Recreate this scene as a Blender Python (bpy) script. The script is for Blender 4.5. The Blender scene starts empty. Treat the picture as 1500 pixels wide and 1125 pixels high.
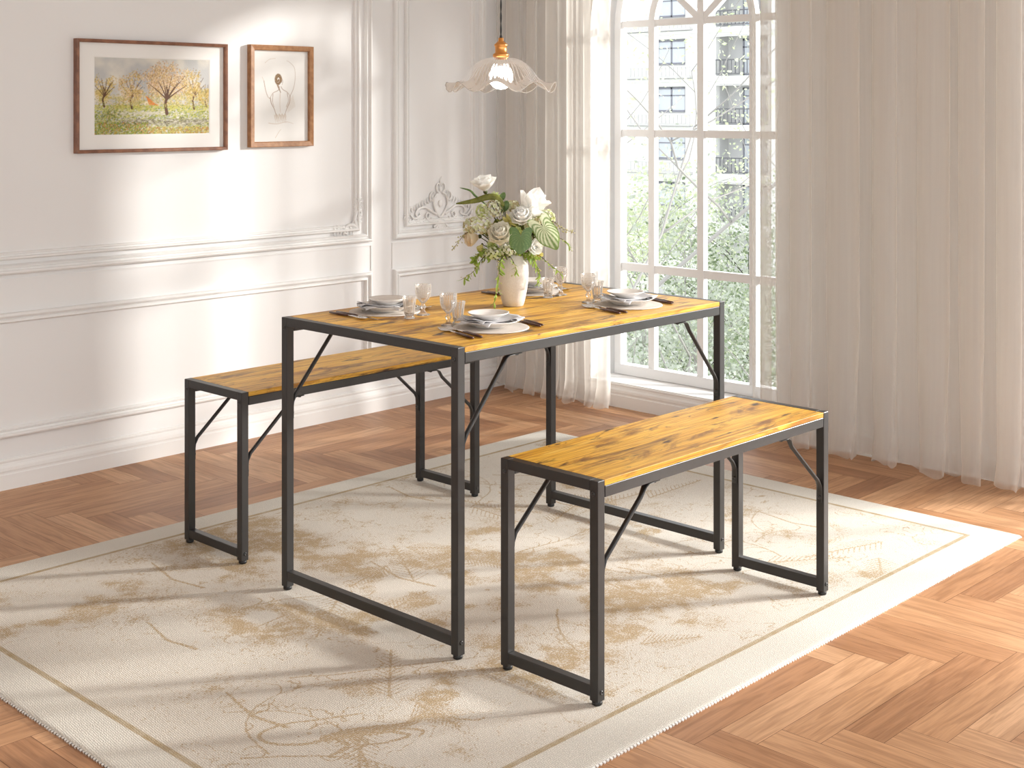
import bpy, math, random
import numpy as np
from mathutils import Vector, Matrix
PI = math.pi
sc = bpy.context.scene
COL = sc.collection

# ------------------------------------------------------------------ camera
YAW = 0.805
FWD = Vector((math.sin(YAW), math.cos(YAW), 0)); RGT = Vector((math.cos(YAW), -math.sin(YAW), 0)); UP = Vector((0, 0, 1))
cd = bpy.data.cameras.new('camera'); cam = bpy.data.objects.new('camera', cd); COL.objects.link(cam)
cam.location = (0, 0, 1.323)
cam.rotation_euler = (PI / 2, 0, -YAW)
cd.sensor_width = 36; cd.lens = 36 * 1980.3 / 1500
cd.shift_y = -(562.5 - 159.3) / 1500
cd.clip_start = 0.05; cd.clip_end = 400
sc.camera = cam

# ------------------------------------------------------------------ world, sun, added area lamp
w = bpy.data.worlds.new('overcast_sky'); sc.world = w; w.use_nodes = True
bgn = w.node_tree.nodes['Background']
bgn.inputs[0].default_value = (0.93, 0.965, 1.0, 1); bgn.inputs[1].default_value = 1.06
def sun_light(name, az, el, strength, angle, color):
    l = bpy.data.lights.new(name, 'SUN'); l.energy = strength; l.angle = math.radians(angle); l.color = color
    o = bpy.data.objects.new(name, l); COL.objects.link(o)
    a, e = math.radians(az), math.radians(el)
    d = Vector((math.cos(a) * math.cos(e), math.sin(a) * math.cos(e), math.sin(e)))
    o.rotation_euler = d.to_track_quat('Z', 'Y').to_euler(); o.location = d * 12
    return o
sun_light('sun', -34, 13, 2.6, 4.0, (1.0, 0.96, 0.91))
def area_light(name, loc, target, sx, sy, energy, color):
    l = bpy.data.lights.new(name, 'AREA'); l.shape = 'RECTANGLE'; l.size = sx; l.size_y = sy; l.energy = energy; l.color = color
    o = bpy.data.objects.new(name, l); COL.objects.link(o); o.location = loc
    o.rotation_euler = (Vector(loc) - Vector(target)).to_track_quat('Z', 'Y').to_euler()
    return o
area_light('added_soft_area_lamp', (7.2, -0.9, 4.2), (2.7, 2.5, 0.3), 1.3, 1.3, 350, (1.0, 0.985, 0.96))  # added lamp outside the unseen second window, for soft shadows under the furniture

sc.view_settings.view_transform = 'Standard'; sc.view_settings.look = 'None'
sc.view_settings.gamma = 1; sc.view_settings.use_curve_mapping = False
sc.view_settings.exposure = 0.99

# ------------------------------------------------------------------ helpers
def lin(r, g, b):
    f = lambda c: (c / 255 / 12.92) if c / 255 <= 0.04045 else ((c / 255 + 0.055) / 1.055) ** 2.4
    return (f(r), f(g), f(b), 1)

class MB:
    """collects verts and faces, builds one mesh object"""
    def __init__(s): s.v = []; s.f = []; s.sm = []; s.mi = []
    def add(s, vs, fs, smooth=False, mi=0):
        n = len(s.v); s.v += [tuple(p) for p in vs]
        for f in fs: s.f.append(tuple(i + n for i in f)); s.sm.append(smooth); s.mi.append(mi)
        return s
    def box(s, a, b, mi=0):
        (x0, y0, z0), (x1, y1, z1) = a, b
        vs = [(x0, y0, z0), (x1, y0, z0), (x1, y1, z0), (x0, y1, z0), (x0, y0, z1), (x1, y0, z1), (x1, y1, z1), (x0, y1, z1)]
        return s.add(vs, [(0, 3, 2, 1), (4, 5, 6, 7), (0, 1, 5, 4), (1, 2, 6, 5), (2, 3, 7, 6), (3, 0, 4, 7)], mi=mi)
    def grid(s, fn, nu, nv, closeu=False, smooth=True, mi=0):
        vs = [fn(i / (nu if closeu else nu - 1), j / (nv - 1)) for j in range(nv) for i in range(nu)]
        fs = []
        for j in range(nv - 1):
            for i in range(nu if closeu else nu - 1):
                k = (i + 1) % nu
                fs.append((j * nu + i, j * nu + k, (j + 1) * nu + k, (j + 1) * nu + i))
        return s.add(vs, fs, smooth, mi)
    def lathe(s, prof, n=32, c=(0, 0, 0), mod=None, cap0=True, cap1=False, mi=0):
        base = len(s.v); m = len(prof)
        vs = []
        for j, (r, z) in enumerate(prof):
            for i in range(n):
                a = 2 * PI * i / n; rr = r * (mod(a, j / (m - 1)) if mod else 1)
                vs.append((c[0] + rr * math.cos(a), c[1] + rr * math.sin(a), c[2] + z))
        fs = [(j * n + i, j * n + (i + 1) % n, (j + 1) * n + (i + 1) % n, (j + 1) * n + i) for j in range(m - 1) for i in range(n)]
        if cap0: fs.append(tuple(reversed(range(n))))
        if cap1: fs.append(tuple(range((m - 1) * n, m * n)))
        return s.add(vs, fs, True, mi)
    def tube(s, pts, rad, n=8, cap=True, flat=1.0, smooth=True, mi=0):
        pts = [Vector(p) for p in pts]; m = len(pts)
        rads = rad if isinstance(rad, (list, tuple)) else [rad] * m
        t0 = (pts[1] - pts[0]).normalized()
        up = Vector((0, 0, 1)) if abs(t0.z) < 0.9 else Vector((1, 0, 0))
        nrm = (up - t0 * up.dot(t0)).normalized()
        vs = []
        for i, p in enumerate(pts):
            t = (pts[min(i + 1, m - 1)] - pts[max(i - 1, 0)])
            t = t.normalized() if t.length > 1e-9 else t0
            nrm = (nrm - t * nrm.dot(t)); nrm = nrm.normalized() if nrm.length > 1e-6 else Vector((1, 0, 0))
            b = t.cross(nrm)
            for k in range(n):
                a = 2 * PI * (k + 0.5) / n
                vs.append(p + nrm * math.cos(a) * rads[i] + b * math.sin(a) * rads[i] * flat)
        fs = [(j * n + i, j * n + (i + 1) % n, (j + 1) * n + (i + 1) % n, (j + 1) * n + i) for j in range(m - 1) for i in range(n)]
        if cap: fs.append(tuple(reversed(range(n)))); fs.append(tuple(range((m - 1) * n, m * n)))
        return s.add(vs, fs, smooth, mi)
    def prism_x(s, poly, x0, x1):      # poly of (y, z)
        n = len(poly)
        vs = [(x0, y, z) for y, z in poly] + [(x1, y, z) for y, z in poly]
        fs = [tuple(range(n)), tuple(reversed(range(n, 2 * n)))] + [((i + 1) % n, i, i + n, (i + 1) % n + n) for i in range(n)]
        return s.add(vs, fs)
    def ball(s, c, r, n=10, m=7, sc3=(1, 1, 1)):
        c = Vector(c)
        def fn(u, v):
            a = 2 * PI * u; b = PI * (v * 0.998 + 0.001)
            return c + Vector((r * sc3[0] * math.cos(a) * math.sin(b), r * sc3[1] * math.sin(a) * math.sin(b), -r * sc3[2] * math.cos(b)))
        return s.grid(fn, n, m, closeu=True)
    def obj(s, name, mat, parent=None, loc=None, bevel=0, solid=0, subsurf=0, sol_off=0, wn=False):
        me = bpy.data.meshes.new(name); me.from_pydata(s.v, [], s.f); me.update()
        me.polygons.foreach_set('use_smooth', s.sm)
        mats = mat if isinstance(mat, list) else [mat]
        for m_ in mats: me.materials.append(m_)
        if len(mats) > 1: me.polygons.foreach_set('material_index', s.mi)
        o = bpy.data.objects.new(name, me); COL.objects.link(o)
        if parent: o.parent = parent
        if loc is not None: o.location = loc
        if solid:
            q = o.modifiers.new('solid', 'SOLIDIFY'); q.thickness = solid; q.offset = sol_off
        if bevel:
            q = o.modifiers.new('bevel', 'BEVEL'); q.width = bevel; q.segments = 2; q.limit_method = 'ANGLE'; q.angle_limit = math.radians(40); q.harden_normals = False
        if subsurf:
            q = o.modifiers.new('sub', 'SUBSURF'); q.levels = subsurf; q.render_levels = subsurf
        return o

def tag(o, label, cat, group=None):
    o['label'] = label; o['category'] = cat
    if group: o['group'] = group
    return o
def thing(name, label, cat, loc=(0, 0, 0), rz=0, group=None):
    o = bpy.data.objects.new(name, None); COL.objects.link(o); o.location = loc; o.rotation_euler = (0, 0, rz)
    o.empty_display_size = 0.02
    return tag(o, label, cat, group)
def struct(o):
    o['kind'] = 'structure'; return o
def copy_tree(o, parent=None):
    c = o.copy(); COL.objects.link(c); c.parent = parent
    for ch in list(o.children): copy_tree(ch, c)
    return c

# ------------------------------------------------------------------ materials
def newmat(name):
    m = bpy.data.materials.new(name); m.use_nodes = True
    nt = m.node_tree; b = nt.nodes['Principled BSDF']
    return m, nt, b
def pbr(name, col, rough=0.5, metal=0.0, spec=0.5, trans=0, bump=None, sheen=0, coat=0, var=None):
    m, nt, b = newmat(name)
    b.inputs['Base Color'].default_value = col; b.inputs['Roughness'].default_value = rough
    b.inputs['Metallic'].default_value = metal; b.inputs['Specular IOR Level'].default_value = spec
    if sheen: b.inputs['Sheen Weight'].default_value = sheen
    if coat: b.inputs['Coat Weight'].default_value = coat
    if bump or var:
        tc = nt.nodes.new('ShaderNodeTexCoord')
        nz = nt.nodes.new('ShaderNodeTexNoise'); nz.inputs['Scale'].default_value = (bump or var)[0]; nz.inputs['Detail'].default_value = 5
        nt.links.new(tc.outputs['Object'], nz.inputs['Vector'])
        if bump:
            bp = nt.nodes.new('ShaderNodeBump'); bp.inputs['Strength'].default_value = bump[1]; bp.inputs['Distance'].default_value = bump[2]
            nt.links.new(nz.outputs['Fac'], bp.inputs['Height']); nt.links.new(bp.outputs['Normal'], b.inputs['Normal'])
        if var:
            mx = nt.nodes.new('ShaderNodeMix'); mx.data_type = 'RGBA'
            mx.inputs['A'].default_value = col; mx.inputs['B'].default_value = var[1]
            rp = nt.nodes.new('ShaderNodeMapRange'); rp.inputs['From Min'].default_value = 0.38; rp.inputs['From Max'].default_value = 0.62
            nt.links.new(nz.outputs['Fac'], rp.inputs['Value']); nt.links.new(rp.outputs[0], mx.inputs['Factor'])
            nt.links.new(mx.outputs['Result'], b.inputs['Base Color'])
    return m
def glass_mat(name, tint=(1, 1, 1, 1), refl=0.55, haze=0.0, hazecol=(1, 1, 1, 1), ior=1.45):
    """thin clear glass: transparent sheet with fresnel reflection and a little white haze"""
    m, nt, b = newmat(name); N = nt.nodes; L = nt.links
    N.remove(b); out = N['Material Output']
    tr = N.new('ShaderNodeBsdfTransparent'); tr.inputs[0].default_value = tint
    gl = N.new('ShaderNodeBsdfGlossy'); gl.inputs['Roughness'].default_value = 0.04; gl.inputs['Color'].default_value = (1, 1, 1, 1)
    lw = N.new('ShaderNodeLayerWeight'); lw.inputs['Blend'].default_value = refl
    mx = N.new('ShaderNodeMixShader'); L.new(lw.outputs['Fresnel'], mx.inputs[0]); L.new(tr.outputs[0], mx.inputs[1]); L.new(gl.outputs[0], mx.inputs[2])
    last = mx
    if haze:
        df = N.new('ShaderNodeBsdfTranslucent'); df.inputs[0].default_value = hazecol
        d2 = N.new('ShaderNodeBsdfDiffuse'); d2.inputs[0].default_value = hazecol
        ms = N.new('ShaderNodeMixShader'); ms.inputs[0].default_value = 0.5; L.new(df.outputs[0], ms.inputs[1]); L.new(d2.outputs[0], ms.inputs[2])
        m2 = N.new('ShaderNodeMixShader'); m2.inputs[0].default_value = haze
        L.new(mx.outputs[0], m2.inputs[1]); L.new(ms.outputs[0], m2.inputs[2]); last = m2
    L.new(last.outputs[0], out.inputs[0])
    return m
def cloth_mat(name, col, alpha):
    m, nt, b = newmat(name); N = nt.nodes; L = nt.links; N.remove(b); out = N['Material Output']
    tr = N.new('ShaderNodeBsdfTransparent'); tl = N.new('ShaderNodeBsdfTranslucent'); df = N.new('ShaderNodeBsdfDiffuse')
    tl.inputs[0].default_value = col; df.inputs[0].default_value = col
    a = N.new('ShaderNodeMixShader'); a.inputs[0].default_value = 0.45; L.new(df.outputs[0], a.inputs[1]); L.new(tl.outputs[0], a.inputs[2])
    # fine vertical and horizontal threads change how much shows through
    tc = N.new('ShaderNodeTexCoord'); nz = N.new('ShaderNodeTexNoise'); mp = N.new('ShaderNodeMapping')
    mp.inputs['Scale'].default_value = (60, 60, 1.5); nz.inputs['Scale'].default_value = 1; nz.inputs['Detail'].default_value = 3
    L.new(tc.outputs['Object'], mp.inputs['Vector']); L.new(mp.outputs[0], nz.inputs['Vector'])
    lw = N.new('ShaderNodeLayerWeight'); lw.inputs['Blend'].default_value = 0.35
    rp = N.new('ShaderNodeMapRange'); rp.inputs['From Min'].default_value = 0.3; rp.inputs['From Max'].default_value = 0.7
    rp.inputs['To Min'].default_value = alpha - 0.012; rp.inputs['To Max'].default_value = alpha + 0.012
    L.new(nz.outputs['Fac'], rp.inputs['Value'])
    ad = N.new('ShaderNodeMath'); ad.operation = 'MULTIPLY_ADD'; ad.use_clamp = True
    L.new(lw.outputs['Facing'], ad.inputs[0]); ad.inputs[1].default_value = 0.5; L.new(rp.outputs[0], ad.inputs[2])
    mx = N.new('ShaderNodeMixShader'); L.new(ad.outputs[0], mx.inputs[0]); L.new(tr.outputs[0], mx.inputs[1]); L.new(a.outputs[0], mx.inputs[2])
    L.new(mx.outputs[0], out.inputs[0]); return m
def leaf_mat(name, col, col2=None, trl=0.3, rough=0.5, scale=60):
    m, nt, b = newmat(name); N = nt.nodes; L = nt.links; out = N['Material Output']
    b.inputs['Roughness'].default_value = rough; b.inputs['Specular IOR Level'].default_value = 0.35
    tc = N.new('ShaderNodeTexCoord'); nz = N.new('ShaderNodeTexNoise'); nz.inputs['Scale'].default_value = scale; nz.inputs['Detail'].default_value = 3
    L.new(tc.outputs['Object'], nz.inputs['Vector'])
    mx = N.new('ShaderNodeMix'); mx.data_type = 'RGBA'; mx.inputs['A'].default_value = col; mx.inputs['B'].default_value = col2 or col
    rp = N.new('ShaderNodeMapRange'); rp.inputs['From Min'].default_value = 0.35; rp.inputs['From Max'].default_value = 0.65
    L.new(nz.outputs['Fac'], rp.inputs['Value']); L.new(rp.outputs[0], mx.inputs['Factor']); L.new(mx.outputs['Result'], b.inputs['Base Color'])
    tl = N.new('ShaderNodeBsdfTranslucent'); L.new(mx.outputs['Result'], tl.inputs[0])
    ms = N.new('ShaderNodeMixShader'); ms.inputs[0].default_value = trl
    L.new(b.outputs[0], ms.inputs[1]); L.new(tl.outputs[0], ms.inputs[2]); L.new(ms.outputs[0], out.inputs[0])
    return m
def attr_mat(name, rough=0.7, bump=0.0, bscale=300, spec=0.3):
    m, nt, b = newmat(name); N = nt.nodes; L = nt.links
    at = N.new('ShaderNodeAttribute'); at.attribute_name = 'paint'; L.new(at.outputs['Color'], b.inputs['Base Color'])
    b.inputs['Roughness'].default_value = rough; b.inputs['Specular IOR Level'].default_value = spec
    if bump:
        tc = N.new('ShaderNodeTexCoord'); nz = N.new('ShaderNodeTexNoise'); nz.inputs['Scale'].default_value = bscale
        bp = N.new('ShaderNodeBump'); bp.inputs['Strength'].default_value = bump; bp.inputs['Distance'].default_value = 0.001
        L.new(tc.outputs['Object'], nz.inputs['Vector']); L.new(nz.outputs['Fac'], bp.inputs['Height']); L.new(bp.outputs['Normal'], b.inputs['Normal'])
    return m

def wood_mat(name):
    """rustic yellow board: long grain, dark scorched patches and knots, all along x"""
    m, nt, b = newmat(name); N = nt.nodes; L = nt.links
    tc = N.new('ShaderNodeTexCoord'); oi = N.new('ShaderNodeObjectInfo')
    off = N.new('ShaderNodeVectorMath'); off.operation = 'ADD'
    L.new(tc.outputs['Object'], off.inputs[0])
    mu = N.new('ShaderNodeVectorMath'); mu.operation = 'SCALE'; mu.inputs[0].default_value = (7, 3, 0)
    L.new(oi.outputs['Random'], mu.inputs['Scale']); L.new(mu.outputs[0], off.inputs[1])
    def mapped(sx, sy):
        mp = N.new('ShaderNodeMapping'); mp.inputs['Scale'].default_value = (sx, sy, sy); L.new(off.outputs[0], mp.inputs['Vector']); return mp
    def noise(vec, scale, det, dist=0, rough=0.5):
        n = N.new('ShaderNodeTexNoise'); n.inputs['Scale'].default_value = scale; n.inputs['Detail'].default_value = det
        n.inputs['Distortion'].default_value = dist; n.inputs['Roughness'].default_value = rough; L.new(vec.outputs[0], n.inputs['Vector']); return n
    def ramp(src, stops):
        r = N.new('ShaderNodeValToRGB'); L.new(src, r.inputs['Fac']); e = r.color_ramp.elements
        e[0].position, e[0].color = stops[0]; e[1].position, e[1].color = stops[-1]
        for p, c in stops[1:-1]: q = e.new(p); q.color = c
        return r
    def mix(f, a, bb, mode='MIX'):
        x = N.new('ShaderNodeMix'); x.data_type = 'RGBA'; x.blend_type = mode
        if isinstance(f, float): x.inputs['Factor'].default_value = f
        else: L.new(f, x.inputs['Factor'])
        L.new(a, x.inputs['A'])
        if isinstance(bb, tuple): x.inputs['B'].default_value = bb
        else: L.new(bb, x.inputs['B'])
        return x.outputs['Result']
    g1 = noise(mapped(1.2, 20), 1.6, 8, 0.9, 0.58)
    base = ramp(g1.outputs['Fac'], [(0.30, lin(170, 112, 34)), (0.41, lin(206, 150, 46)), (0.51, lin(232, 184, 74)), (0.60, lin(208, 150, 46)), (0.72, lin(242, 202, 100))])
    g2 = noise(mapped(2.2, 150), 1.5, 4, 0.2)
    fine = ramp(g2.outputs['Fac'], [(0.36, (0.62, 0.52, 0.40, 1)), (0.54, (1, 1, 1, 1))])
    c = mix(0.8, base.outputs[0], fine.outputs[0], 'MULTIPLY')
    p1 = noise(mapped(2.4, 10), 1.5, 9, 1.1, 0.66)
    d1 = ramp(p1.outputs['Fac'], [(0.515, (0, 0, 0, 1)), (0.64, (.9, .9, .9, 1))])
    c = mix(d1.outputs[0], c, lin(122, 80, 36))
    p2 = noise(mapped(3.6, 19), 1.6, 7, 0.9, 0.6)
    d2 = ramp(p2.outputs['Fac'], [(0.60, (0, 0, 0, 1)), (0.67, (1, 1, 1, 1))])
    c = mix(d2.outputs[0], c, lin(66, 46, 30))
    vo = N.new('ShaderNodeTexVoronoi'); vo.inputs['Scale'].default_value = 3.1; mpv = mapped(1, 2.6); L.new(mpv.outputs[0], vo.inputs['Vector'])
    kn = ramp(vo.outputs['Distance'], [(0.0, (1, 1, 1, 1)), (0.035, (1, 1, 1, 1)), (0.05, (0, 0, 0, 1)), (0.085, (0, 0, 0, 1)), (0.095, (0.7, 0.7, 0.7, 1)), (0.11, (0, 0, 0, 1))])
    c = mix(kn.outputs[0], c, lin(90, 55, 24))
    L.new(c, b.inputs['Base Color'])
    b.inputs['Roughness'].default_value = 0.42; b.inputs['Specular IOR Level'].default_value = 0.35
    bp = N.new('ShaderNodeBump'); bp.inputs['Strength'].default_value = 0.25; bp.inputs['Distance'].default_value = 0.0008
    L.new(g2.outputs['Fac'], bp.inputs['Height']); L.new(bp.outputs['Normal'], b.inputs['Normal'])
    return m

def floor_mat():
    m, nt, b = newmat('oak_herringbone'); N = nt.nodes; L = nt.links
    at = N.new('ShaderNodeAttribute'); at.attribute_name = 'paint'     # r: tone of the plank, g: seed, b: joint
    uv = N.new('ShaderNodeUVMap'); uv.uv_map = 'grain'
    sep = N.new('ShaderNodeSeparateColor'); L.new(at.outputs['Color'], sep.inputs[0])
    mp = N.new('ShaderNodeMapping'); mp.inputs['Scale'].default_value = (3.0, 34, 1); L.new(uv.outputs[0], mp.inputs['Vector'])
    nz = N.new('ShaderNodeTexNoise'); nz.inputs['Scale'].default_value = 1.4; nz.inputs['Detail'].default_value = 7; nz.inputs['Distortion'].default_value = 1.2
    L.new(mp.outputs[0], nz.inputs['Vector'])
    mp2 = N.new('ShaderNodeMapping'); mp2.inputs['Scale'].default_value = (12, 300, 1); L.new(uv.outputs[0], mp2.inputs['Vector'])
    n2 = N.new('ShaderNodeTexNoise'); n2.inputs['Scale'].default_value = 1; n2.inputs['Detail'].default_value = 3; L.new(mp2.outputs[0], n2.inputs['Vector'])
    r1 = N.new('ShaderNodeValToRGB'); L.new(sep.outputs[0], r1.inputs[0])
    e = r1.color_ramp.elements; e[0].position = 0; e[0].color = lin(168, 120, 84); e[1].position = 1; e[1].color = lin(216, 170, 130)
    q = e.new(0.4); q.color = lin(192, 143, 103); q = e.new(0.75); q.color = lin(204, 156, 115)
    r2 = N.new('ShaderNodeValToRGB'); L.new(nz.outputs['Fac'], r2.inputs[0])
    e = r2.color_ramp.elements; e[0].position = 0.36; e[0].color = (0.62, 0.56, 0.5, 1); e[1].position = 0.6; e[1].color = (1.0, 1.0, 1.0, 1)
    mx = N.new('ShaderNodeMix'); mx.data_type = 'RGBA'; mx.blend_type = 'MULTIPLY'; mx.inputs['Factor'].default_value = 0.7
    L.new(r1.outputs[0], mx.inputs['A']); L.new(r2.outputs[0], mx.inputs['B'])
    r3 = N.new('ShaderNodeValToRGB'); L.new(n2.outputs['Fac'], r3.inputs[0])
    e = r3.color_ramp.elements; e[0].position = 0.35; e[0].color = (0.78, 0.74, 0.7, 1); e[1].position = 0.6; e[1].color = (1, 1, 1, 1)
    m2 = N.new('ShaderNodeMix'); m2.data_type = 'RGBA'; m2.blend_type = 'MULTIPLY'; m2.inputs['Factor'].default_value = 0.6
    L.new(mx.outputs['Result'], m2.inputs['A']); L.new(r3.outputs[0], m2.inputs['B'])
    L.new(m2.outputs['Result'], b.inputs['Base Color'])
    b.inputs['Roughness'].default_value = 0.42; b.inputs['Specular IOR Level'].default_value = 0.35
    bp = N.new('ShaderNodeBump'); bp.inputs['Strength'].default_value = 0.15; bp.inputs['Distance'].default_value = 0.0006
    L.new(n2.outputs['Fac'], bp.inputs['Height']); L.new(bp.outputs['Normal'], b.inputs['Normal'])
    return m

def rug_mat():  # cream ground yarn, tan figure yarn, knotty weave
    m, nt, b = newmat('woven_rug'); N = nt.nodes; L = nt.links
    at = N.new('ShaderNodeAttribute'); at.attribute_name = 'paint'
    sep = N.new('ShaderNodeSeparateColor'); L.new(at.outputs['Color'], sep.inputs[0])
    tc = N.new('ShaderNodeTexCoord')
    def weave(ang):
        mp = N.new('ShaderNodeMapping'); mp.inputs['Rotation'].default_value = (0, 0, ang); L.new(tc.outputs['Object'], mp.inputs['Vector'])
        wv = N.new('ShaderNodeTexWave'); wv.inputs['Scale'].default_value = 62; wv.inputs['Distortion'].default_value = 5; wv.inputs['Detail'].default_value = 2; wv.inputs['Detail Scale'].default_value = 2.5
        L.new(mp.outputs[0], wv.inputs['Vector']); return wv
    w1, w2 = weave(0.12), weave(1.69)
    mu = N.new('ShaderNodeMath'); mu.operation = 'MULTIPLY'; L.new(w1.outputs['Fac'], mu.inputs[0]); L.new(w2.outputs['Fac'], mu.inputs[1])
    nz = N.new('ShaderNodeTexNoise'); nz.inputs['Scale'].default_value = 190; nz.inputs['Detail'].default_value = 4; L.new(tc.outputs['Object'], nz.inputs['Vector'])
    # tan yarn shows where mask beats the speckle
    sub = N.new('ShaderNodeMath'); sub.operation = 'SUBTRACT'; L.new(sep.outputs[0], sub.inputs[0])
    mr0 = N.new('ShaderNodeMapRange'); mr0.inputs['From Min'].default_value = 0.3; mr0.inputs['From Max'].default_value = 0.7; mr0.inputs['To Min'].default_value = 0.12; mr0.inputs['To Max'].default_value = 0.85
    L.new(nz.outputs['Fac'], mr0.inputs['Value']); L.new(mr0.outputs[0], sub.inputs[1])
    mr = N.new('ShaderNodeMapRange'); mr.inputs['From Min'].default_value = -0.22; mr.inputs['From Max'].default_value = 0.22; L.new(sub.outputs[0], mr.inputs['Value'])
    mx = N.new('ShaderNodeMix'); mx.data_type = 'RGBA'; mx.inputs['A'].default_value = lin(226, 219, 208); mx.inputs['B'].default_value = lin(194, 172, 140)
    L.new(mr.outputs[0], mx.inputs['Factor'])
    m2 = N.new('ShaderNodeMix'); m2.data_type = 'RGBA'; L.new(mx.outputs['Result'], m2.inputs['A']); m2.inputs['B'].default_value = lin(180, 158, 120)
    L.new(sep.outputs[1], m2.inputs['Factor'])
    m3 = N.new('ShaderNodeMix'); m3.data_type = 'RGBA'; L.new(m2.outputs['Result'], m3.inputs['A']); m3.inputs['B'].default_value = lin(229, 224, 214)
    L.new(sep.outputs[2], m3.inputs['Factor'])
    r = N.new('ShaderNodeMapRange'); r.inputs['To Min'].default_value = 0.78; r.inputs['To Max'].default_value = 1.06; r.inputs['From Max'].default_value = 0.6; L.new(mu.outputs[0], r.inputs['Value'])
    m4 = N.new('ShaderNodeMix'); m4.data_type = 'RGBA'; m4.blend_type = 'MULTIPLY'; m4.inputs['Factor'].default_value = 1.0
    cb = N.new('ShaderNodeCombineColor'); [L.new(r.outputs[0], cb.inputs[i]) for i in range(3)]
    L.new(m3.outputs['Result'], m4.inputs['A']); L.new(cb.outputs[0], m4.inputs['B'])
    L.new(m4.outputs['Result'], b.inputs['Base Color'])
    b.inputs['Roughness'].default_value = 0.95; b.inputs['Specular IOR Level'].default_value = 0.1
    bp = N.new('ShaderNodeBump'); bp.inputs['Strength'].default_value = 0.5; bp.inputs['Distance'].default_value = 0.0015
    L.new(mu.outputs[0], bp.inputs['Height']); L.new(bp.outputs['Normal'], b.inputs['Normal'])
    return m

M = {}
M['wall'] = pbr('cream_wall_paint', lin(236, 235, 234), 0.6, spec=0.3, bump=(400, 0.05, 0.0005))
M['trim'] = pbr('cream_satin_trim', lin(238, 237, 235), 0.42, spec=0.4)
M['ceil'] = pbr('white_ceiling', lin(240, 238, 235), 0.8)
M['winframe'] = pbr('white_window_paint', lin(242, 242, 242), 0.4)
M['metal'] = pbr('dark_powder_coated_steel', (0.020, 0.0185, 0.018, 1), 0.38, metal=0.0, spec=0.6, bump=(900, 0.12, 0.0003))
M['bolt'] = pbr('black_bolt', (0.012, 0.012, 0.012, 1), 0.3, spec=0.8)
M['rubber'] = pbr('black_rubber', (0.008, 0.008, 0.008, 1), 0.45)
M['wood'] = wood_mat('rustic_yellow_board')
M['floor'] = floor_mat()
M['rug'] = rug_mat()
M['joint'] = pbr('dark_floor_joint', lin(70, 42, 28), 0.8)
M['walnut'] = pbr('walnut_frame', lin(122, 82, 62), 0.4, var=(30, lin(150, 104, 78)))
M['oakframe'] = pbr('oak_frame', lin(176, 128, 84), 0.4, var=(40, lin(150, 102, 62)))
M['matboard'] = pbr('white_mat_board', lin(240, 238, 234), 0.8)
M['paint'] = attr_mat('oil_paint', 0.5, 0.4, 220)
M['drawing'] = attr_mat('drawing_paper', 0.85)
M['ceramic'] = pbr('white_ceramic', lin(236, 231, 225), 0.25, spec=0.5)
M['stoneware'] = pbr('speckled_stoneware', lin(226, 219, 212), 0.75, bump=(260, 0.5, 0.001), var=(160, lin(218, 211, 203)))
M['mat'] = pbr('woven_placemat', lin(214, 206, 198), 0.9, bump=(700, 0.6, 0.001))
M['napkin'] = pbr('pale_linen', lin(200, 199, 201), 0.85, bump=(900, 0.3, 0.0005))
M['silver'] = pbr('polished_steel', (0.85, 0.85, 0.85, 1), 0.12, metal=1)
M['handle'] = pbr('brown_wood_handle', lin(74, 38, 28), 0.35, coat=0.3)
M['glass'] = glass_mat('clear_pressed_glass', (0.985, 0.965, 0.94, 1), 0.34, 0.09, (1, 0.97, 0.93, 1))
M['bead'] = glass_mat('pressed_glass_relief', (0.99, 0.97, 0.95, 1), 0.5, 0.42, (1, 0.97, 0.94, 1))
M['shade'] = glass_mat('rippled_shade_glass', (0.93, 0.89, 0.84, 1), 0.26, 0.06, (1, 0.97, 0.93, 1))
M['rim'] = glass_mat('polished_glass_rim', (0.98, 0.96, 0.93, 1), 0.5, 0.35, (1, 0.98, 0.95, 1))
M['pane'] = glass_mat('window_glass', (0.985, 0.99, 0.99, 1), 0.06)
M['brass'] = pbr('brushed_brass', lin(226, 160, 92), 0.28, metal=1)
M['cord'] = pbr('black_twisted_cord', (0.02, 0.02, 0.02, 1), 0.7)
M['curtain'] = cloth_mat('sheer_cream_voile', lin(238, 233, 226), 0.34)
m, nt, b = newmat('lit_bulb'); b.inputs['Base Color'].default_value = (0.9, 0.9, 0.9, 1)
b.inputs['Emission Color'].default_value = (1, 0.98, 0.95, 1); b.inputs['Emission Strength'].default_value = 4.0; M['bulb'] = m
# plants
M['stem'] = leaf_mat('green_stem', lin(86, 96, 44), lin(60, 66, 30), 0.1)
M['twig'] = leaf_mat('brown_twig', lin(84, 60, 44), lin(60, 44, 34), 0.0)
M['white_petal'] = leaf_mat('white_petal', lin(254, 253, 250), lin(252, 251, 246), 0.42, 0.6, 30)
M['cream_petal'] = leaf_mat('cream_petal', lin(253, 251, 241), lin(250, 247, 234), 0.42, 0.6, 30)
M['peach_petal'] = leaf_mat('peach_petal', lin(248, 238, 216), lin(245, 224, 190), 0.2, 0.6, 30)
M['yellow_petal'] = leaf_mat('yellow_petal', lin(236, 230, 160), lin(224, 214, 128), 0.2, 0.6, 60)
M['lime_petal'] = leaf_mat('lime_petal', lin(222, 228, 168), lin(200, 212, 136), 0.2, 0.6, 60)
M['hyd'] = leaf_mat('pale_green_floret', lin(236, 236, 214), lin(208, 214, 168), 0.2, 0.7, 80)
M['hydtan'] = leaf_mat('tan_floret', lin(210, 200, 160), lin(180, 168, 126), 0.2, 0.7, 80)
M['green_leaf'] = leaf_mat('mid_green_leaf', lin(116, 142, 82), lin(84, 112, 58), 0.2, 0.4, 90)
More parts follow.
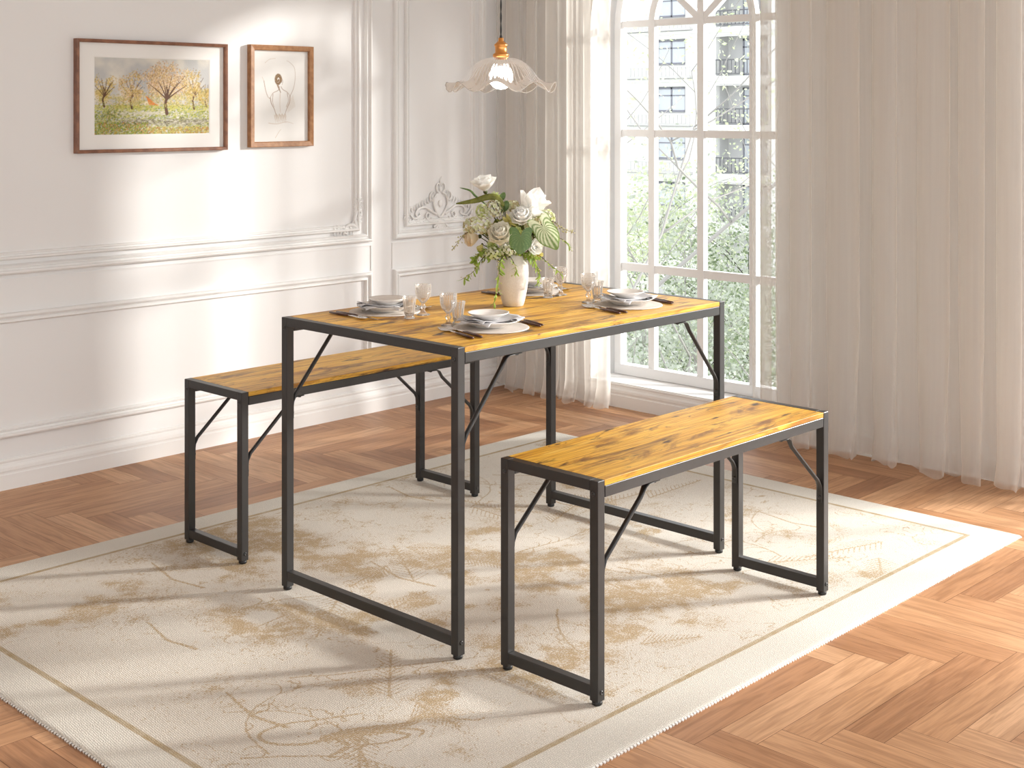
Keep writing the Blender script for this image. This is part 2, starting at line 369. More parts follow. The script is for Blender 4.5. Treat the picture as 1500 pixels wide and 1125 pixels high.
M['fresh_leaf'] = leaf_mat('fresh_green_leaf', lin(172, 196, 92), lin(126, 154, 62), 0.3, 0.45, 60)
M['olive_leaf'] = leaf_mat('olive_leaf', lin(146, 150, 72), lin(106, 112, 50), 0.25, 0.45, 50)
M['bud'] = leaf_mat('pale_bud', lin(214, 214, 168), lin(190, 180, 120), 0.2)
m = leaf_mat('variegated_leaf', lin(118, 148, 74), lin(150, 176, 96), 0.25); M['varieg'] = m
M['anthur'] = attr_mat('veined_leaf', 0.35, spec=0.5)
# outside
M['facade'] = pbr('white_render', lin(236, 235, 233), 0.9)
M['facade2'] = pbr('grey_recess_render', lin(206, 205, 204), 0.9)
M['extglass'] = pbr('dim_window_glass', lin(205, 210, 216), 0.15)
M['extframe'] = pbr('dark_window_frame', lin(136, 136, 146), 0.5)
M['railing'] = pbr('dark_iron_railing', lin(104, 104, 108), 0.5)
M['pale_rail'] = pbr('pale_balustrade', lin(206, 204, 202), 0.7)
M['ground'] = pbr('pale_paving', lin(205, 204, 200), 0.9, var=(0.3, lin(170, 175, 160)))
M['bark'] = pbr('haze_paled_bark', lin(158, 154, 150), 0.9)  # bark lightened, painting in the washed-out outdoor haze
M['bark2'] = pbr('dark_bark', lin(72, 68, 66), 0.9)
M['tree_a'] = leaf_mat('haze_paled_leaves', lin(216, 220, 196), lin(186, 198, 156), 0.4, 0.7, 0.7)  # haze put into the leaf colour as extra paleness
M['tree_b'] = leaf_mat('sage_leaves', lin(160, 172, 140), lin(100, 116, 84), 0.3, 0.7, 0.7)
M['tree_c'] = leaf_mat('haze_greyed_leaves', lin(200, 204, 192), lin(150, 158, 140), 0.3, 0.7, 0.7)  # greyed and lightened in place of haze in the air

# ------------------------------------------------------------------ painting helpers (numpy canvases turned into vertex colours)
def vnoise(ny, nx, cells, seed, octs=4):
    rs = np.random.RandomState(seed); out = np.zeros((ny, nx)); amp = 1; tot = 0
    for o in range(octs):
        cy = max(2, int(cells * 2 ** o * ny / max(nx, ny))) + 2; cx = max(2, int(cells * 2 ** o * nx / max(nx, ny))) + 2
        g = rs.rand(cy + 1, cx + 1)
        yy = np.linspace(0, cy - 1e-6, ny); xx = np.linspace(0, cx - 1e-6, nx)
        iy = yy.astype(int); ix = xx.astype(int); fy = yy - iy; fx = xx - ix
        fy = (fy * fy * (3 - 2 * fy))[:, None]; fx = (fx * fx * (3 - 2 * fx))[None, :]
        a = g[iy][:, ix]; b_ = g[iy][:, ix + 1]; c = g[iy + 1][:, ix]; d = g[iy + 1][:, ix + 1]
        out += amp * ((a * (1 - fx) + b_ * fx) * (1 - fy) + (c * (1 - fx) + d * fx) * fy); tot += amp; amp *= 0.5
    return out / tot
class Canvas:
    def __init__(s, nx, ny, col): s.nx, s.ny = nx, ny; s.a = np.ones((ny, nx, 3)) * np.array(col[:3])
    def dab(s, x, y, r, col, op=1.0, ry=None, rot=0):
        ry = ry or r; R = max(r, ry) + 1.5
        x0, x1 = max(0, int(x - R)), min(s.nx, int(x + R) + 2); y0, y1 = max(0, int(y - R)), min(s.ny, int(y + R) + 2)
        if x0 >= x1 or y0 >= y1: return
        yy, xx = np.mgrid[y0:y1, x0:x1]; dx = xx - x; dy = yy - y
        c, t = math.cos(rot), math.sin(rot); u = (dx * c + dy * t) / r; v = (-dx * t + dy * c) / ry
        d = np.sqrt(u * u + v * v); mk = np.clip((1 - d) * min(r, ry) + 0.5, 0, 1)[..., None] * op
        s.a[y0:y1, x0:x1] = s.a[y0:y1, x0:x1] * (1 - mk) + np.array(col[:3]) * mk
    def line(s, pts, w0, col, op=1.0, w1=None):
        w1 = w0 if w1 is None else w1; n = len(pts) - 1
        for k in range(n):
            (xa, ya), (xb, yb) = pts[k], pts[k + 1]; L_ = math.hypot(xb - xa, yb - ya); m_ = max(1, int(L_ / max(0.5, min(w0, w1) * 0.6)))
            for j in range(m_ + (k == n - 1)):
                t = j / m_; g = (k + t) / n
                s.dab(xa + (xb - xa) * t, ya + (yb - ya) * t, w0 + (w1 - w0) * g, col, op)
def spline(pts, n=8):
    P = [pts[0]] + list(pts) + [pts[-1]]; out = []
    for i in range(1, len(P) - 2):
        for j in range(n):
            t = j / n; p0, p1, p2, p3 = (np.array(P[i + k], float) for k in (-1, 0, 1, 2))
            out.append(tuple(0.5 * ((2 * p1) + (-p0 + p2) * t + (2 * p0 - 5 * p1 + 4 * p2 - p3) * t * t + (-p0 + 3 * p1 - 3 * p2 + p3) * t ** 3)))
    out.append(tuple(pts[-1])); return out
def set_paint(me, rgb):
    at = me.color_attributes.new('paint', 'FLOAT_COLOR', 'POINT')
    buf = np.ones((len(me.vertices), 4), np.float32); buf[:, :3] = rgb; at.data.foreach_set('color', buf.ravel())
def grid_mesh(name, nx, ny, fn, rgb, mat, parent=None):
    """nx x ny vertices, fn(i/(nx-1), j/(ny-1)) vectorised -> (x, y, z) arrays"""
    jj, ii = np.mgrid[0:ny, 0:nx]; X, Y, Z = fn(ii / (nx - 1), jj / (ny - 1))
    co = np.stack([X, Y, Z], -1).reshape(-1, 3).astype(np.float32)
    idx = np.arange(nx * ny).reshape(ny, nx)
    q = np.stack([idx[:-1, :-1], idx[:-1, 1:], idx[1:, 1:], idx[1:, :-1]], -1).reshape(-1, 4).astype(np.int32)
    me = bpy.data.meshes.new(name); me.vertices.add(len(co)); me.vertices.foreach_set('co', co.ravel())
    me.loops.add(q.size); me.loops.foreach_set('vertex_index', q.ravel())
    me.polygons.add(len(q)); me.polygons.foreach_set('loop_start', np.arange(0, q.size, 4, dtype=np.int32))
    me.update(calc_edges=True); me.validate()
    set_paint(me, rgb.reshape(-1, 3)); me.materials.append(mat)
    o = bpy.data.objects.new(name, me); COL.objects.link(o)
    if parent: o.parent = parent
    return o

# ================================================================== ROOM SHELL
XW, YW, CEIL = 4.69, 4.56, 2.75        # window wall plane, panelled wall plane
FZ = -0.008                            # floor level; the rug's top is z = 0
X0R, Y0R = -3.4, -2.2
def build_floor():
    W = 0.0943; n = 6; ox, oy = 2.397, 1.592; g = 0.0005
    rnd = random.Random(5); vs, fs, tone, uvs = [], [], [], []
    i0, i1 = int((X0R - ox) / W) - 8, int((XW - ox) / W) + 2; j0, j1 = int((Y0R - oy) / W) - 8, int((YW - oy) / W) + 2
    def plank(xa, ya, xb, yb, horiz):
        xa, xb = max(xa, X0R), min(xb, XW + .02); ya, yb = max(ya, Y0R), min(yb, YW + .02)
        if xb - xa < .004 or yb - ya < .004: return
        k = len(vs); vs.extend([(xa + g, ya + g, FZ), (xb - g, ya + g, FZ), (xb - g, yb - g, FZ), (xa + g, yb - g, FZ)])
        fs.append((k, k + 1, k + 2, k + 3)); t = rnd.random(); tone.extend([(t, rnd.random(), 0)] * 4)
        ou, ov = rnd.random() * 50, rnd.random() * 50
        for (x, y) in ((xa, ya), (xb, ya), (xb, yb), (xa, yb)):
            uvs.append((x + ou, y + ov) if horiz else (y + ou, x + ov))
    for j in range(j0, j1):
        for i in range(i0, i1):
            k = (i + j) % (2 * n)
            if k == 0: plank(ox + i * W, oy + j * W, ox + (i + n) * W, oy + (j + 1) * W, True)
            if k == n: plank(ox + i * W, oy + j * W, ox + (i + 1) * W, oy + (j + n) * W, False)
    k = len(vs); m = MB(); m.box((X0R, Y0R, FZ - .06), (XW + .02, YW + .02, FZ - .0008))
    nf = len(fs); vs += m.v; fs += [tuple(a + k for a in f) for f in m.f]; tone += [(0, 0, 0)] * len(m.v)
    me = bpy.data.meshes.new('floor'); me.from_pydata(vs, [], fs); me.update()
    set_paint(me, np.array(tone)); ul = me.uv_layers.new(name='grain')
    for p in me.polygons:
        if p.index < nf:
            for li, vi in zip(p.loop_indices, p.vertices): ul.data[li].uv = uvs[vi]
    me.materials.append(M['floor']); me.materials.append(M['joint'])
    me.polygons.foreach_set('material_index', [0] * nf + [1] * len(m.f))
    o = bpy.data.objects.new('floor', me); COL.objects.link(o); struct(o)
build_floor()
struct(MB().box((X0R, Y0R, CEIL), (XW + .31, YW + .2, CEIL + .1)).obj('ceiling', M['ceil']))
struct(MB().box((X0R, YW, FZ - .06), (XW + .31, YW + .2, CEIL)).obj('wall_left', M['wall']))

struct(MB().box((X0R - .2, Y0R, FZ - .06), (X0R, YW + .2, CEIL)).obj('added_wall_back', M['wall']))  # unseen wall, added to darken what the left-facing metal sides reflect
# window wall: the arched opening, and an unseen second one added for light
CY, CZ, RO = 3.517, 1.70, 0.483
def arch_pts(cy, cz, r, n=28): return [(cy + r * math.cos(PI - PI * k / n), cz + r * math.sin(PI * k / n)) for k in range(n + 1)]
def wall_with_arches(m, arches, ya, yb, z0, z1, x0, x1, zb):
    """arches: (cy, cz, r) sorted by y"""
    m.box((x0, ya, z0), (x1, yb, zb))
    cur = ya
    for cy, cz, r in arches:
        m.box((x0, cur, zb), (x1, cy - r, z1)); cur = cy + r
        P = arch_pts(cy, cz, r)
        for (a, b_) in zip(P[:-1], P[1:]): m.prism_x([a, b_, (b_[0], z1), (a[0], z1)], x0, x1)
    m.box((x0, cur, zb), (x1, yb, z1))
CY2 = 0.95
m = MB(); wall_with_arches(m, [(CY2, CZ, .86), (CY, CZ, RO + .012)], Y0R, YW, FZ - .06, CEIL, XW, XW + .20, 0.098)
struct(m.obj('wall_right', M['wall']))

def arc_ring(m, cy, cz, r0, r1, a0, a1, x0, x1, n=24):
    for k in range(n):
        A = a0 + (a1 - a0) * k / n; B = a0 + (a1 - a0) * (k + 1) / n
        m.prism_x([(cy + r0 * math.cos(A), cz + r0 * math.sin(A)), (cy + r1 * math.cos(A), cz + r1 * math.sin(A)),
                   (cy + r1 * math.cos(B), cz + r1 * math.sin(B)), (cy + r0 * math.cos(B), cz + r0 * math.sin(B))], x0, x1)
def make_window(name, cy, ro, ri, xf=4.85):
    root = bpy.data.objects.new(name, None); COL.objects.link(root); struct(root)
    zb = 0.1; b = 0.034; xb = xf + .03
    m = MB()                                                      # outer frame: jambs, sill bar, outer arch
    m.box((xf - .004, cy - ro, zb), (xb + .01, cy - ro + .036, CZ)); m.box((xf - .004, cy + ro - .036, zb), (xb + .01, cy + ro, CZ))
    m.box((xf - .006, cy - ro + .001, zb), (xb + .012, cy + ro - .001, zb + .046)); arc_ring(m, cy, CZ, ro - .036, ro, 0, PI, xf - .004, xb + .01)
    m.obj('frame', M['winframe'], root)
    for s in (-1, 1):
        MB().box((xf, cy + s * ri - b / 2 , zb + .046), (xb, cy + s * ri + b / 2, CZ)).obj('mullion', M['winframe'], root)
    MB().box((xf, cy - .017, zb + .046), (xb, cy + .017, CZ + ri)).obj('mullion', M['winframe'], root)
    m = MB(); arc_ring(m, cy, CZ, ri - b / 2, ri + b / 2, 0, PI, xf, xb); m.obj('inner_arch', M['winframe'], root)
    for z, h in ((0.578, .036), (1.195, .033), (1.697, .030)):
        MB().box((xf + .003, cy - ro + .03, z), (xb - .002, cy + ro - .03, z + h)).obj('transom', M['winframe'], root)
    for s in (-1, 1):                                             # two slanted glazing bars from the hub
        a = PI / 2 + s * math.radians(47); c_, t_ = math.cos(a), math.sin(a); q = .015
        p0 = (cy, CZ + .012); p1 = (cy + ri * c_, CZ + ri * t_)
        nx_, nz_ = -t_ * q, c_ * q
        MB().prism_x([(p0[0] + nx_, p0[1] + nz_), (p0[0] - nx_, p0[1] - nz_), (p1[0] - nx_, p1[1] - nz_), (p1[0] + nx_, p1[1] + nz_)], xf + .002, xb - .001).obj('glazing_bar', M['winframe'], root)
    m = MB(); m.prism_x([(cy - ro + .01, zb + .02), (cy + ro - .01, zb + .02)] + list(reversed(arch_pts(cy, CZ, ro - .01)))[0:], xf + .017, xf + .020)
    m.obj('pane', M['pane'], root)
    return root
make_window('window_1', CY, RO, .272)
make_window('added_window_2', CY2, .848, .47)  # unseen window, added and widened so the area lamp reaches the table

# baseboards: profile swept along the two walls
BP = [(0, FZ - .002), (.018, FZ - .002), (.018, .044), (.0145, .0475), (.0145, .052), (.0165, .058), (.0155, .068), (.010, .076), (.008, .084), (.0095, .088), (.0095, .092), (.005, .0955), (.005, .0985), (0, .0985)]
def sweep_base(name, f, n=2):
    m = MB(); k = len(BP)
    vs = [f(e, h, z) for e in (0, 1) for h, z in BP]
    m.add(vs, [(i, i + 1, k + i + 1, k + i) for i in range(k - 1)]); return struct(m.obj(name, M['trim']))
sweep_base('baseboard_left', lambda e, h, z: (X0R + e * (XW - X0R - .0), YW - h, z))
sweep_base('baseboard_right', lambda e, h, z: (XW - h, Y0R + e * (YW - Y0R), z))

TRIM_N = [0]
def trim_obj(m, mat='trim', bevel=0):
    TRIM_N[0] += 1; return struct(m.obj('trim_%d' % TRIM_N[0], M[mat], bevel=bevel))
PROF_OUT = [(0, 0), (0, .008), (.003, .011), (.008, .0125), (.012, .012), (.015, .007), (.021, .005), (.024, .0075), (.030, .0085), (.033, .006), (.036, .002), (.036, 0)]
PROF_OUT = [(d, h * 1.7) for d, h in PROF_OUT]
PROF_IN = [(0, 0), (.001, .006), (.005, .0095), (.011, .0095), (.014, .0045), (.019, .004), (.022, .0065), (.026, .0055), (.029, 0)]
PROF_IN = [(d, h * 1.7) for d, h in PROF_IN]
def panel_moulding(x0, x1, z0, z1, prof):
    m = MB(); vs = []
    for d, h in prof:
        vs += [(x0 + d, YW - h, z0 + d), (x1 - d, YW - h, z0 + d), (x1 - d, YW - h, z1 - d), (x0 + d, YW - h, z1 - d)]
    fs = [(j * 4 + i, j * 4 + (i + 1) % 4, (j + 1) * 4 + (i + 1) % 4, (j + 1) * 4 + i) for j in range(len(prof) - 1) for i in range(4)]
    m.add(vs, fs); return trim_obj(m)
for (xa, xb) in ((1.20, 3.845), (3.975, 4.549), (-2.1, 1.07)):
    panel_moulding(xa, xb, 0.742, 2.55, PROF_OUT); panel_moulding(xa, xb, 0.172, 0.607, PROF_OUT)
    panel_moulding(xa + .067, xb - .067, 0.792, 2.50, PROF_IN)
    # fine groove lines round the rail between the two panels, cut as thin raised fillets
    m = MB(); m.box((xa - .006, YW - .0035, .722), (xb + .006, YW, .7265)); m.box((xa - .006, YW - .0035, .612), (xa - .002, YW, .722)); m.box((xb + .002, YW - .0035, .612), (xb + .006, YW, .722)); trim_obj(m)

# carved plaster ornaments -------------------------------------------------
def scroll_tube(m, pts, r0, r1, y, depth=.006):
    pts = spline(pts, 6); n = len(pts)
    r0 *= 1.25; depth *= 1.7
    P = [Vector((p[0], y - depth * (0.45 + 0.25 * math.sin(PI * i / (n - 1))), p[1])) for i, p in enumerate(pts)]
    R = [r0 + (r1 - r0) * i / (n - 1) for i in range(n)]
    m.tube(P, R, 6, True, 1.0)
def spiral(cx, cz, r, a0, turns, n=12, shrink=0.15):
    return [(cx + r * (1 - (1 - shrink) * k / n) * math.cos(a0 + turns * 2 * PI * k / n), cz + r * (1 - (1 - shrink) * k / n) * math.sin(a0 + turns * 2 * PI * k / n)) for k in range(n + 1)]
def ornament_centre(cx, cz, s):
    m = MB()
    for sg in (-1, 1):
        T = lambda P: [(cx + sg * x * s, cz + z * s) for x, z in P]
        scroll_tube(m, T([(.0, .01), (.035, .05), (.05, .09), (.035, .13), (.012, .14)]), .006 * s, .003, YW)       # heart
        scroll_tube(m, T([(.03, .03), (.07, .05), (.11, .07), (.155, .065), (.175, .04), (.160, .02), (.143, .03), (.148, .043)]), .0065 * s, .003, YW)
        scroll_tube(m, T([(.145, .03), (.18, .015), (.205, .03), (.222, .055), (.214, .075), (.200, .066), (.203, .055)]), .0055 * s, .003, YW)
        scroll_tube(m, T([(.02, .0), (.05, -.005), (.085, .0), (.105, .022), (.095, .04), (.08, .034), (.083, .022)]), .006 * s, .003, YW)
        scroll_tube(m, T([(.055, .10), (.075, .115), (.07, .14), (.05, .15), (.044, .135)]), .0045 * s, .0025, YW)
        scroll_tube(m, T([(.012, .14), (.03, .16), (.026, .185), (.010, .19), (.008, .175)]), .0045 * s, .0025, YW)
        for k in range(9):                                                       # acanthus tips along the upper edge
            t = k / 8; x, z = .05 + .15 * t, .125 - .055 * t
            scroll_tube(m, T([(x, z - .02), (x + .008, z - .004), (x + .003, z + .010)]), .005 * s * (1 - .4 * t), .0012, YW)
        for k in range(7):
            t = k / 6; x, z = .06 + .15 * t, .012 + .006 * math.sin(t * 9)
            scroll_tube(m, T([(x, z), (x + .012, z - .012), (x + .004, z - .022)]), .0045 * s, .0012, YW)
        for k in range(4):                                                       # half of the shell below
            a = -PI / 2 + (k + .5) * .27
            scroll_tube(m, [(cx + sg * .012 * math.cos(a), cz - .0), (cx + sg * s * .035 * math.cos(a), cz + s * .035 * math.sin(a)), (cx + sg * s * .062 * math.cos(a), cz + s * .062 * math.sin(a))], .002, .008 * s, YW)
    scroll_tube(m, [(cx, cz + .185 * s), (cx - .004, cz + .205 * s), (cx + .006, cz + .225 * s)], .004, .0015, YW)
    m.ball((cx, YW - .004, cz + .085 * s), .014 * s, 10, 7, (1, .5, 1.3)); m.ball((cx, YW - .004, cz + .160 * s), .009 * s, 10, 7, (1, .5, 1.4))
    return trim_obj(m)
ornament_centre(4.262, 0.812, 0.88)
def ornament_corner(cx, cz, s, sx):
    m = MB()
    for (ax, az) in ((1, 0), (0, 1)):
        f = lambda P: [((cx + sx * (x if ax else z) * s), cz + (z if ax else x) * s) for x, z in P]
        scroll_tube(m, f([(0, 0), (.03, .018), (.06, .012), (.07, -.006), (.056, -.014), (.05, -.004)]), .007 * s, .003, YW)
        scroll_tube(m, f([(.05, .0), (.08, .012), (.105, .004), (.125, .010)]), .0055 * s, .002, YW)
        for k in range(7):
            x = .02 + .015 * k
            for sd in (-1, 1): scroll_tube(m, f([(x, 0), (x + .007, sd * .012), (x + .002, sd * .021)]), .0042 * s, .0012, YW)
    m.ball((cx + sx * .004, YW - .005, cz + .004), .013 * s, 10, 7, (1, .6, 1))
    scroll_tube(m, spiral(cx + sx * .02, cz + .022, .016 * s, 0, 1.4), .004, .002, YW)
    return trim_obj(m)
ornament_corner(3.772, 0.800, 1.15, -1)
ornament_corner(1.28, 0.804, 0.95, 1)
for xx in (4.052, 4.470):       # small leaf clasps where the inner moulding meets the carving
    m = MB()
    for k in range(6): scroll_tube(m, [(xx, .845), (xx + .012 * math.cos(k * 1.05), .835 + .014 * math.sin(k * 1.05)), (xx + .017 * math.cos(k * 1.05 + .4), .835 + .018 * math.sin(k * 1.05 + .4))], .005, .002, YW)
    trim_obj(m)

# ================================================================== RUG
RX0, RX1, RY0, RY1 = 1.40, 4.12, 1.77, 3.77
def build_rug():
    root = thing('rug', 'cream and tan woven rug with faded foliage and leaping animal drawing under the table', 'rug', ((RX0 + RX1) / 2, (RY0 + RY1) / 2, 0))
    ppm = 320; nx, ny = int((RX1 - RX0) * ppm), int((RY1 - RY0) * ppm)
    C = Canvas(nx, ny, (0, 0, 0)); A = (.66, 0, 0)
    big = vnoise(ny, nx, 10, 3, 5); mid = vnoise(ny, nx, 26, 9, 4); fine = vnoise(ny, nx, 120, 4, 2)
    msk = np.clip((big - .45) * 7, 0, 1) * np.clip((mid - .40) * 5, 0, 1)
    C.a[..., 0] = np.clip(msk * .54 * (.55 + .9 * fine), 0, .62) + .25 * fine * (mid > .36)
    cont = np.maximum(np.exp(-((big - .475) / .004) ** 2), np.exp(-((big - .44) / .0035) ** 2) * (mid > .5)); curl = np.exp(-((mid - .5) / .010) ** 2) * np.clip((big - .44) * 12, 0, 1); curl2 = np.exp(-((mid - .44) / .008) ** 2) * np.clip((.52 - big) * 10, 0, 1) * (fine > .42)
    C.a[..., 0] = np.maximum(C.a[..., 0], np.maximum(cont * .64, np.maximum(curl * .58, curl2 * .5)))
    P = lambda x, y: ((x - RX0) * ppm, (y - RY0) * ppm)
    R = random.Random(11)
    def vine(x, y, a, L_, w):
        pts = [(x, y)]; k = R.uniform(-1.5, 1.5)
        for i in range(int(L_ / .04)):
            a += k * .12 + R.uniform(-.15, .15); k += R.uniform(-.5, .5); x += math.cos(a) * .04; y += math.sin(a) * .04; pts.append((x, y))
        C.line([P(*p) for p in pts], w, A, .9, w * .5)
        for i in range(1, len(pts) - 1):
            if R.random() < .6:
                aa = math.atan2(pts[i + 1][1] - pts[i][1], pts[i + 1][0] - pts[i][0]) + R.choice((-1, 1)) * R.uniform(.6, 1.1); l = R.uniform(.03, .07)
                q = [pts[i], (pts[i][0] + math.cos(aa) * l * .6, pts[i][1] + math.sin(aa) * l * .6), (pts[i][0] + math.cos(aa + .5) * l, pts[i][1] + math.sin(aa + .5) * l)]
                C.line([P(*p) for p in spline(q, 4)], .8, A, .85, .5)
    for _ in range(22): vine(R.uniform(RX0 + .2, RX1 - .2), R.uniform(RY0 + .2, RY1 - .2), R.uniform(0, 6.3), R.uniform(.25, .6), R.uniform(.7, 1.1))
    def fern(x, y, a, L_):
        n = 14
        for i in range(n):
            t = i / n; px, py = x + math.cos(a) * L_ * t, y + math.sin(a) * L_ * t
            for s in (-1, 1):
                l = .055 * (1 - t) + .015; b_ = a + s * .8
                C.line([P(px, py), P(px + math.cos(b_) * l, py + math.sin(b_) * l)], .7, A, .8, .5)
        C.line([P(x, y), P(x + math.cos(a) * L_, y + math.sin(a) * L_)], 1, A, .9)
    for _ in range(20): fern(R.uniform(RX0 + .2, RX1 - .3), R.uniform(RY0 + .2, RY1 - .3), R.uniform(0, 6.3), R.uniform(.15, .32))
    def tree(x, y, s):
        C.line([P(x, y), P(x - .02 * s, y + .1 * s), P(x + .01 * s, y + .24 * s)], 1.8, A, .9, 1.0)
        for _ in range(420):
            r = R.gauss(0, .09 * s); t = R.uniform(0, 6.3); px, py = x + r * math.cos(t) * 1.3, y + .28 * s + r * math.sin(t)
            C.dab(*P(px, py), R.uniform(.8, 1.9), A, .4)
    for (x, y, s) in ((1.75, 2.35, 1.0), (2.1, 3.2, 1.2), (2.9, 2.2, 1.1), (3.4, 2.9, 1.2), (2.55, 2.75, 1.2), (3.75, 2.25, 1.0), (1.85, 2.85, 1), (3.1, 3.35, 1), (2.35, 1.95, .8)): tree(x, y, s)
    # leaping long-horned animal near the front left corner (drawn along the camera-facing diagonal)
    ax, ay = 1.86, 2.19
    ux, uy = math.cos(-.62), math.sin(-.62); vx, vy = -uy * .9, ux * .9
    Q = lambda a, b_: P(ax + ux * a + vx * b_, ay + uy * a + vy * b_)
    for poly, w0, w1 in (([(-.10, 0), (-.05, .022), (0, .03), (.06, .035), (.09, .05)], 5.5, 3.4), ([(-.06, .01), (.03, .02)], 6, 6), ([(.08, .05), (.11, .075), (.15, .075)], 3, 2.2),
                         ([(-.10, 0), (-.15, -.02), (-.22, .0), (-.24, .05), (-.19, .09), (-.12, .10), (-.02, .115)], 1.8, 1.1), ([(.11, .08), (.17, .05), (.22, .03), (.24, .04)], 1.4, .9),
                         ([(-.08, -.01), (-.06, -.05), (-.10, -.09), (-.085, -.095)], 2.4, 1), ([(-.05, -.005), (-.02, -.04), (-.07, -.09)], 2.2, 1),
                         ([(.05, .02), (.10, 0), (.09, -.03)], 2, .9), ([(.03, .01), (.07, -.02), (.02, -.045), (-.03, -.05)], 2, .9)):
        C.line([Q(*p) for p in spline(poly, 6)], w0, A, 1, w1)
    # lighter far half is left to the light; border and stripe
    yy, xx = np.mgrid[0:ny, 0:nx]; X = xx / ppm; Y = yy / ppm
    ed = np.minimum(np.minimum(X, (RX1 - RX0) - X), np.minimum(Y, (RY1 - RY0) - Y))
    st = ((ed > .112) & (ed < .127)).astype(float); bd = (ed <= .112).astype(float)
    rgb = np.zeros((ny, nx, 3)); rgb[..., 0] = C.a[..., 0] * (ed > .13); rgb[..., 1] = st * (.55 + .45 * fine); rgb[..., 2] = bd
    def f(u, v):
        x = (u - .5) * (RX1 - RX0); y = (v - .5) * (RY1 - RY0); e = np.minimum(np.minimum(u, 1 - u) * (RX1 - RX0), np.minimum(v, 1 - v) * (RY1 - RY0))
        return x, y, -.0028 * np.exp(-e / .003)
    grid_mesh('pile', nx, ny, f, rgb, M['rug'], root)
    # stitched edge: a rope of small whip stitches all round
    m = MB(); hx, hy = (RX1 - RX0) / 2, (RY1 - RY0) / 2; R2 = random.Random(2)
    def stitches(p, q):
        L_ = math.hypot(q[0] - p[0], q[1] - p[1]); n = int(L_ / .011); d = ((q[0] - p[0]) / L_, (q[1] - p[1]) / L_); nn = (d[1], -d[0])
        for i in range(n):
            t = (i + .5) * L_ / n; c = (p[0] + d[0] * t, p[1] + d[1] * t); o_ = .0035 + R2.uniform(-.0008, .0008)
            a = [(c[0] + d[0] * s * .0042 + nn[0] * k, c[1] + d[1] * s * .0042 + nn[1] * k, z) for (s, k, z) in ((-1, -.004, -.0015), (1, -.004, -.0015), (.7, o_, -.0045), (-.7, o_, -.0045), (-.7, o_ - .001, -.0078), (.7, o_ - .001, -.0078))]
            m.add(a, [(3, 2, 1, 0), (4, 5, 2, 3)])
    stitches((-hx, -hy), (hx, -hy)); stitches((hx, -hy), (hx, hy)); stitches((hx, hy), (-hx, hy)); stitches((-hx, hy), (-hx, -hy))
    m.obj('stitched_edge', M['matboard'], root)
    MB().box((-hx + .001, -hy + .001, FZ), (hx - .001, hy - .001, -.0035)).obj('backing', M['matboard'], root)
build_rug()

# ================================================================== TABLE AND BENCHES
def bar_box(name, a, b, parent, bev=.0016, mat='metal'):
    return MB().box(a, b).obj(name, M[mat], parent, bevel=bev)
def bolt(parent, p, axis):
    """round button-head bolt with a hex socket, facing along -axis"""
    m = MB(); prof = [(.0052, 0), (.0052, .0012), (.004, .0026), (.0024, .003), (.0022, .0012), (.0003, .0012)]
    m.lathe(prof, 14, cap0=True)
    o = m.obj('bolt', M['bolt'], parent, p)
    o.rotation_euler = {'x': (0, -PI / 2, 0), 'y': (PI / 2, 0, 0), 'z': (PI, 0, 0)}[axis]
    return o
def brace(parent, x_leg, sx, y, z_tab, z_bend, x_top, z_top, x_tab):
    """round tube brace pressed flat at both ends: up from the leg to under the side rail"""
    P = [(x_leg + sx * .0025, y, z_tab), (x_leg + sx * .0025, y, z_bend - .012), (x_leg + sx * .004, y, z_bend), (x_leg + sx * .014, y, z_bend + .018),
         (x_top - sx * .018, y, z_top - .030), (x_top - sx * .004, y, z_top - .009), (x_top + sx * .006, y, z_top - .0035), (x_tab, y, z_top - .0025)]
    # flat-tube-flat, as rings with changing width (in y) and thickness
    W_ = [.009, .009, .0088, .0062, .0062, .0088, .009, .009]; T_ = [.0018, .0018, .0024, .0055, .0055, .0024, .0018, .0018]
    m = MB(); n = 10; rings = []
    V = [Vector(p) for p in P]
    for i, p in enumerate(V):
        t = (V[min(i + 1, 7)] - V[max(i - 1, 0)]).normalized(); b_ = Vector((0, 1, 0)); nn = t.cross(b_)
        for k in range(n):
            a = 2 * PI * k / n; rings.append(p + b_ * W_[i] * math.cos(a) + nn * T_[i] * math.sin(a))
    fs = [(j * n + i, j * n + (i + 1) % n, (j + 1) * n + (i + 1) % n, (j + 1) * n + i) for j in range(7) for i in range(n)]
    fs += [tuple(reversed(range(n))), tuple(range(7 * n, 8 * n))]
    m.add(rings, fs, True); o = m.obj('brace', M['metal'], parent)
    o2 = bolt(o, (x_leg + sx * .0045, y, z_tab + .014), 'x')
    o2.rotation_euler = (0, -sx * -PI / 2, 0) if sx < 0 else (0, PI / 2, 0)
    if sx < 0: o2.rotation_euler = (0, -PI / 2, 0)
    bolt(o, (x_tab - sx * .012, y, z_top - .0045), 'z')
    return o
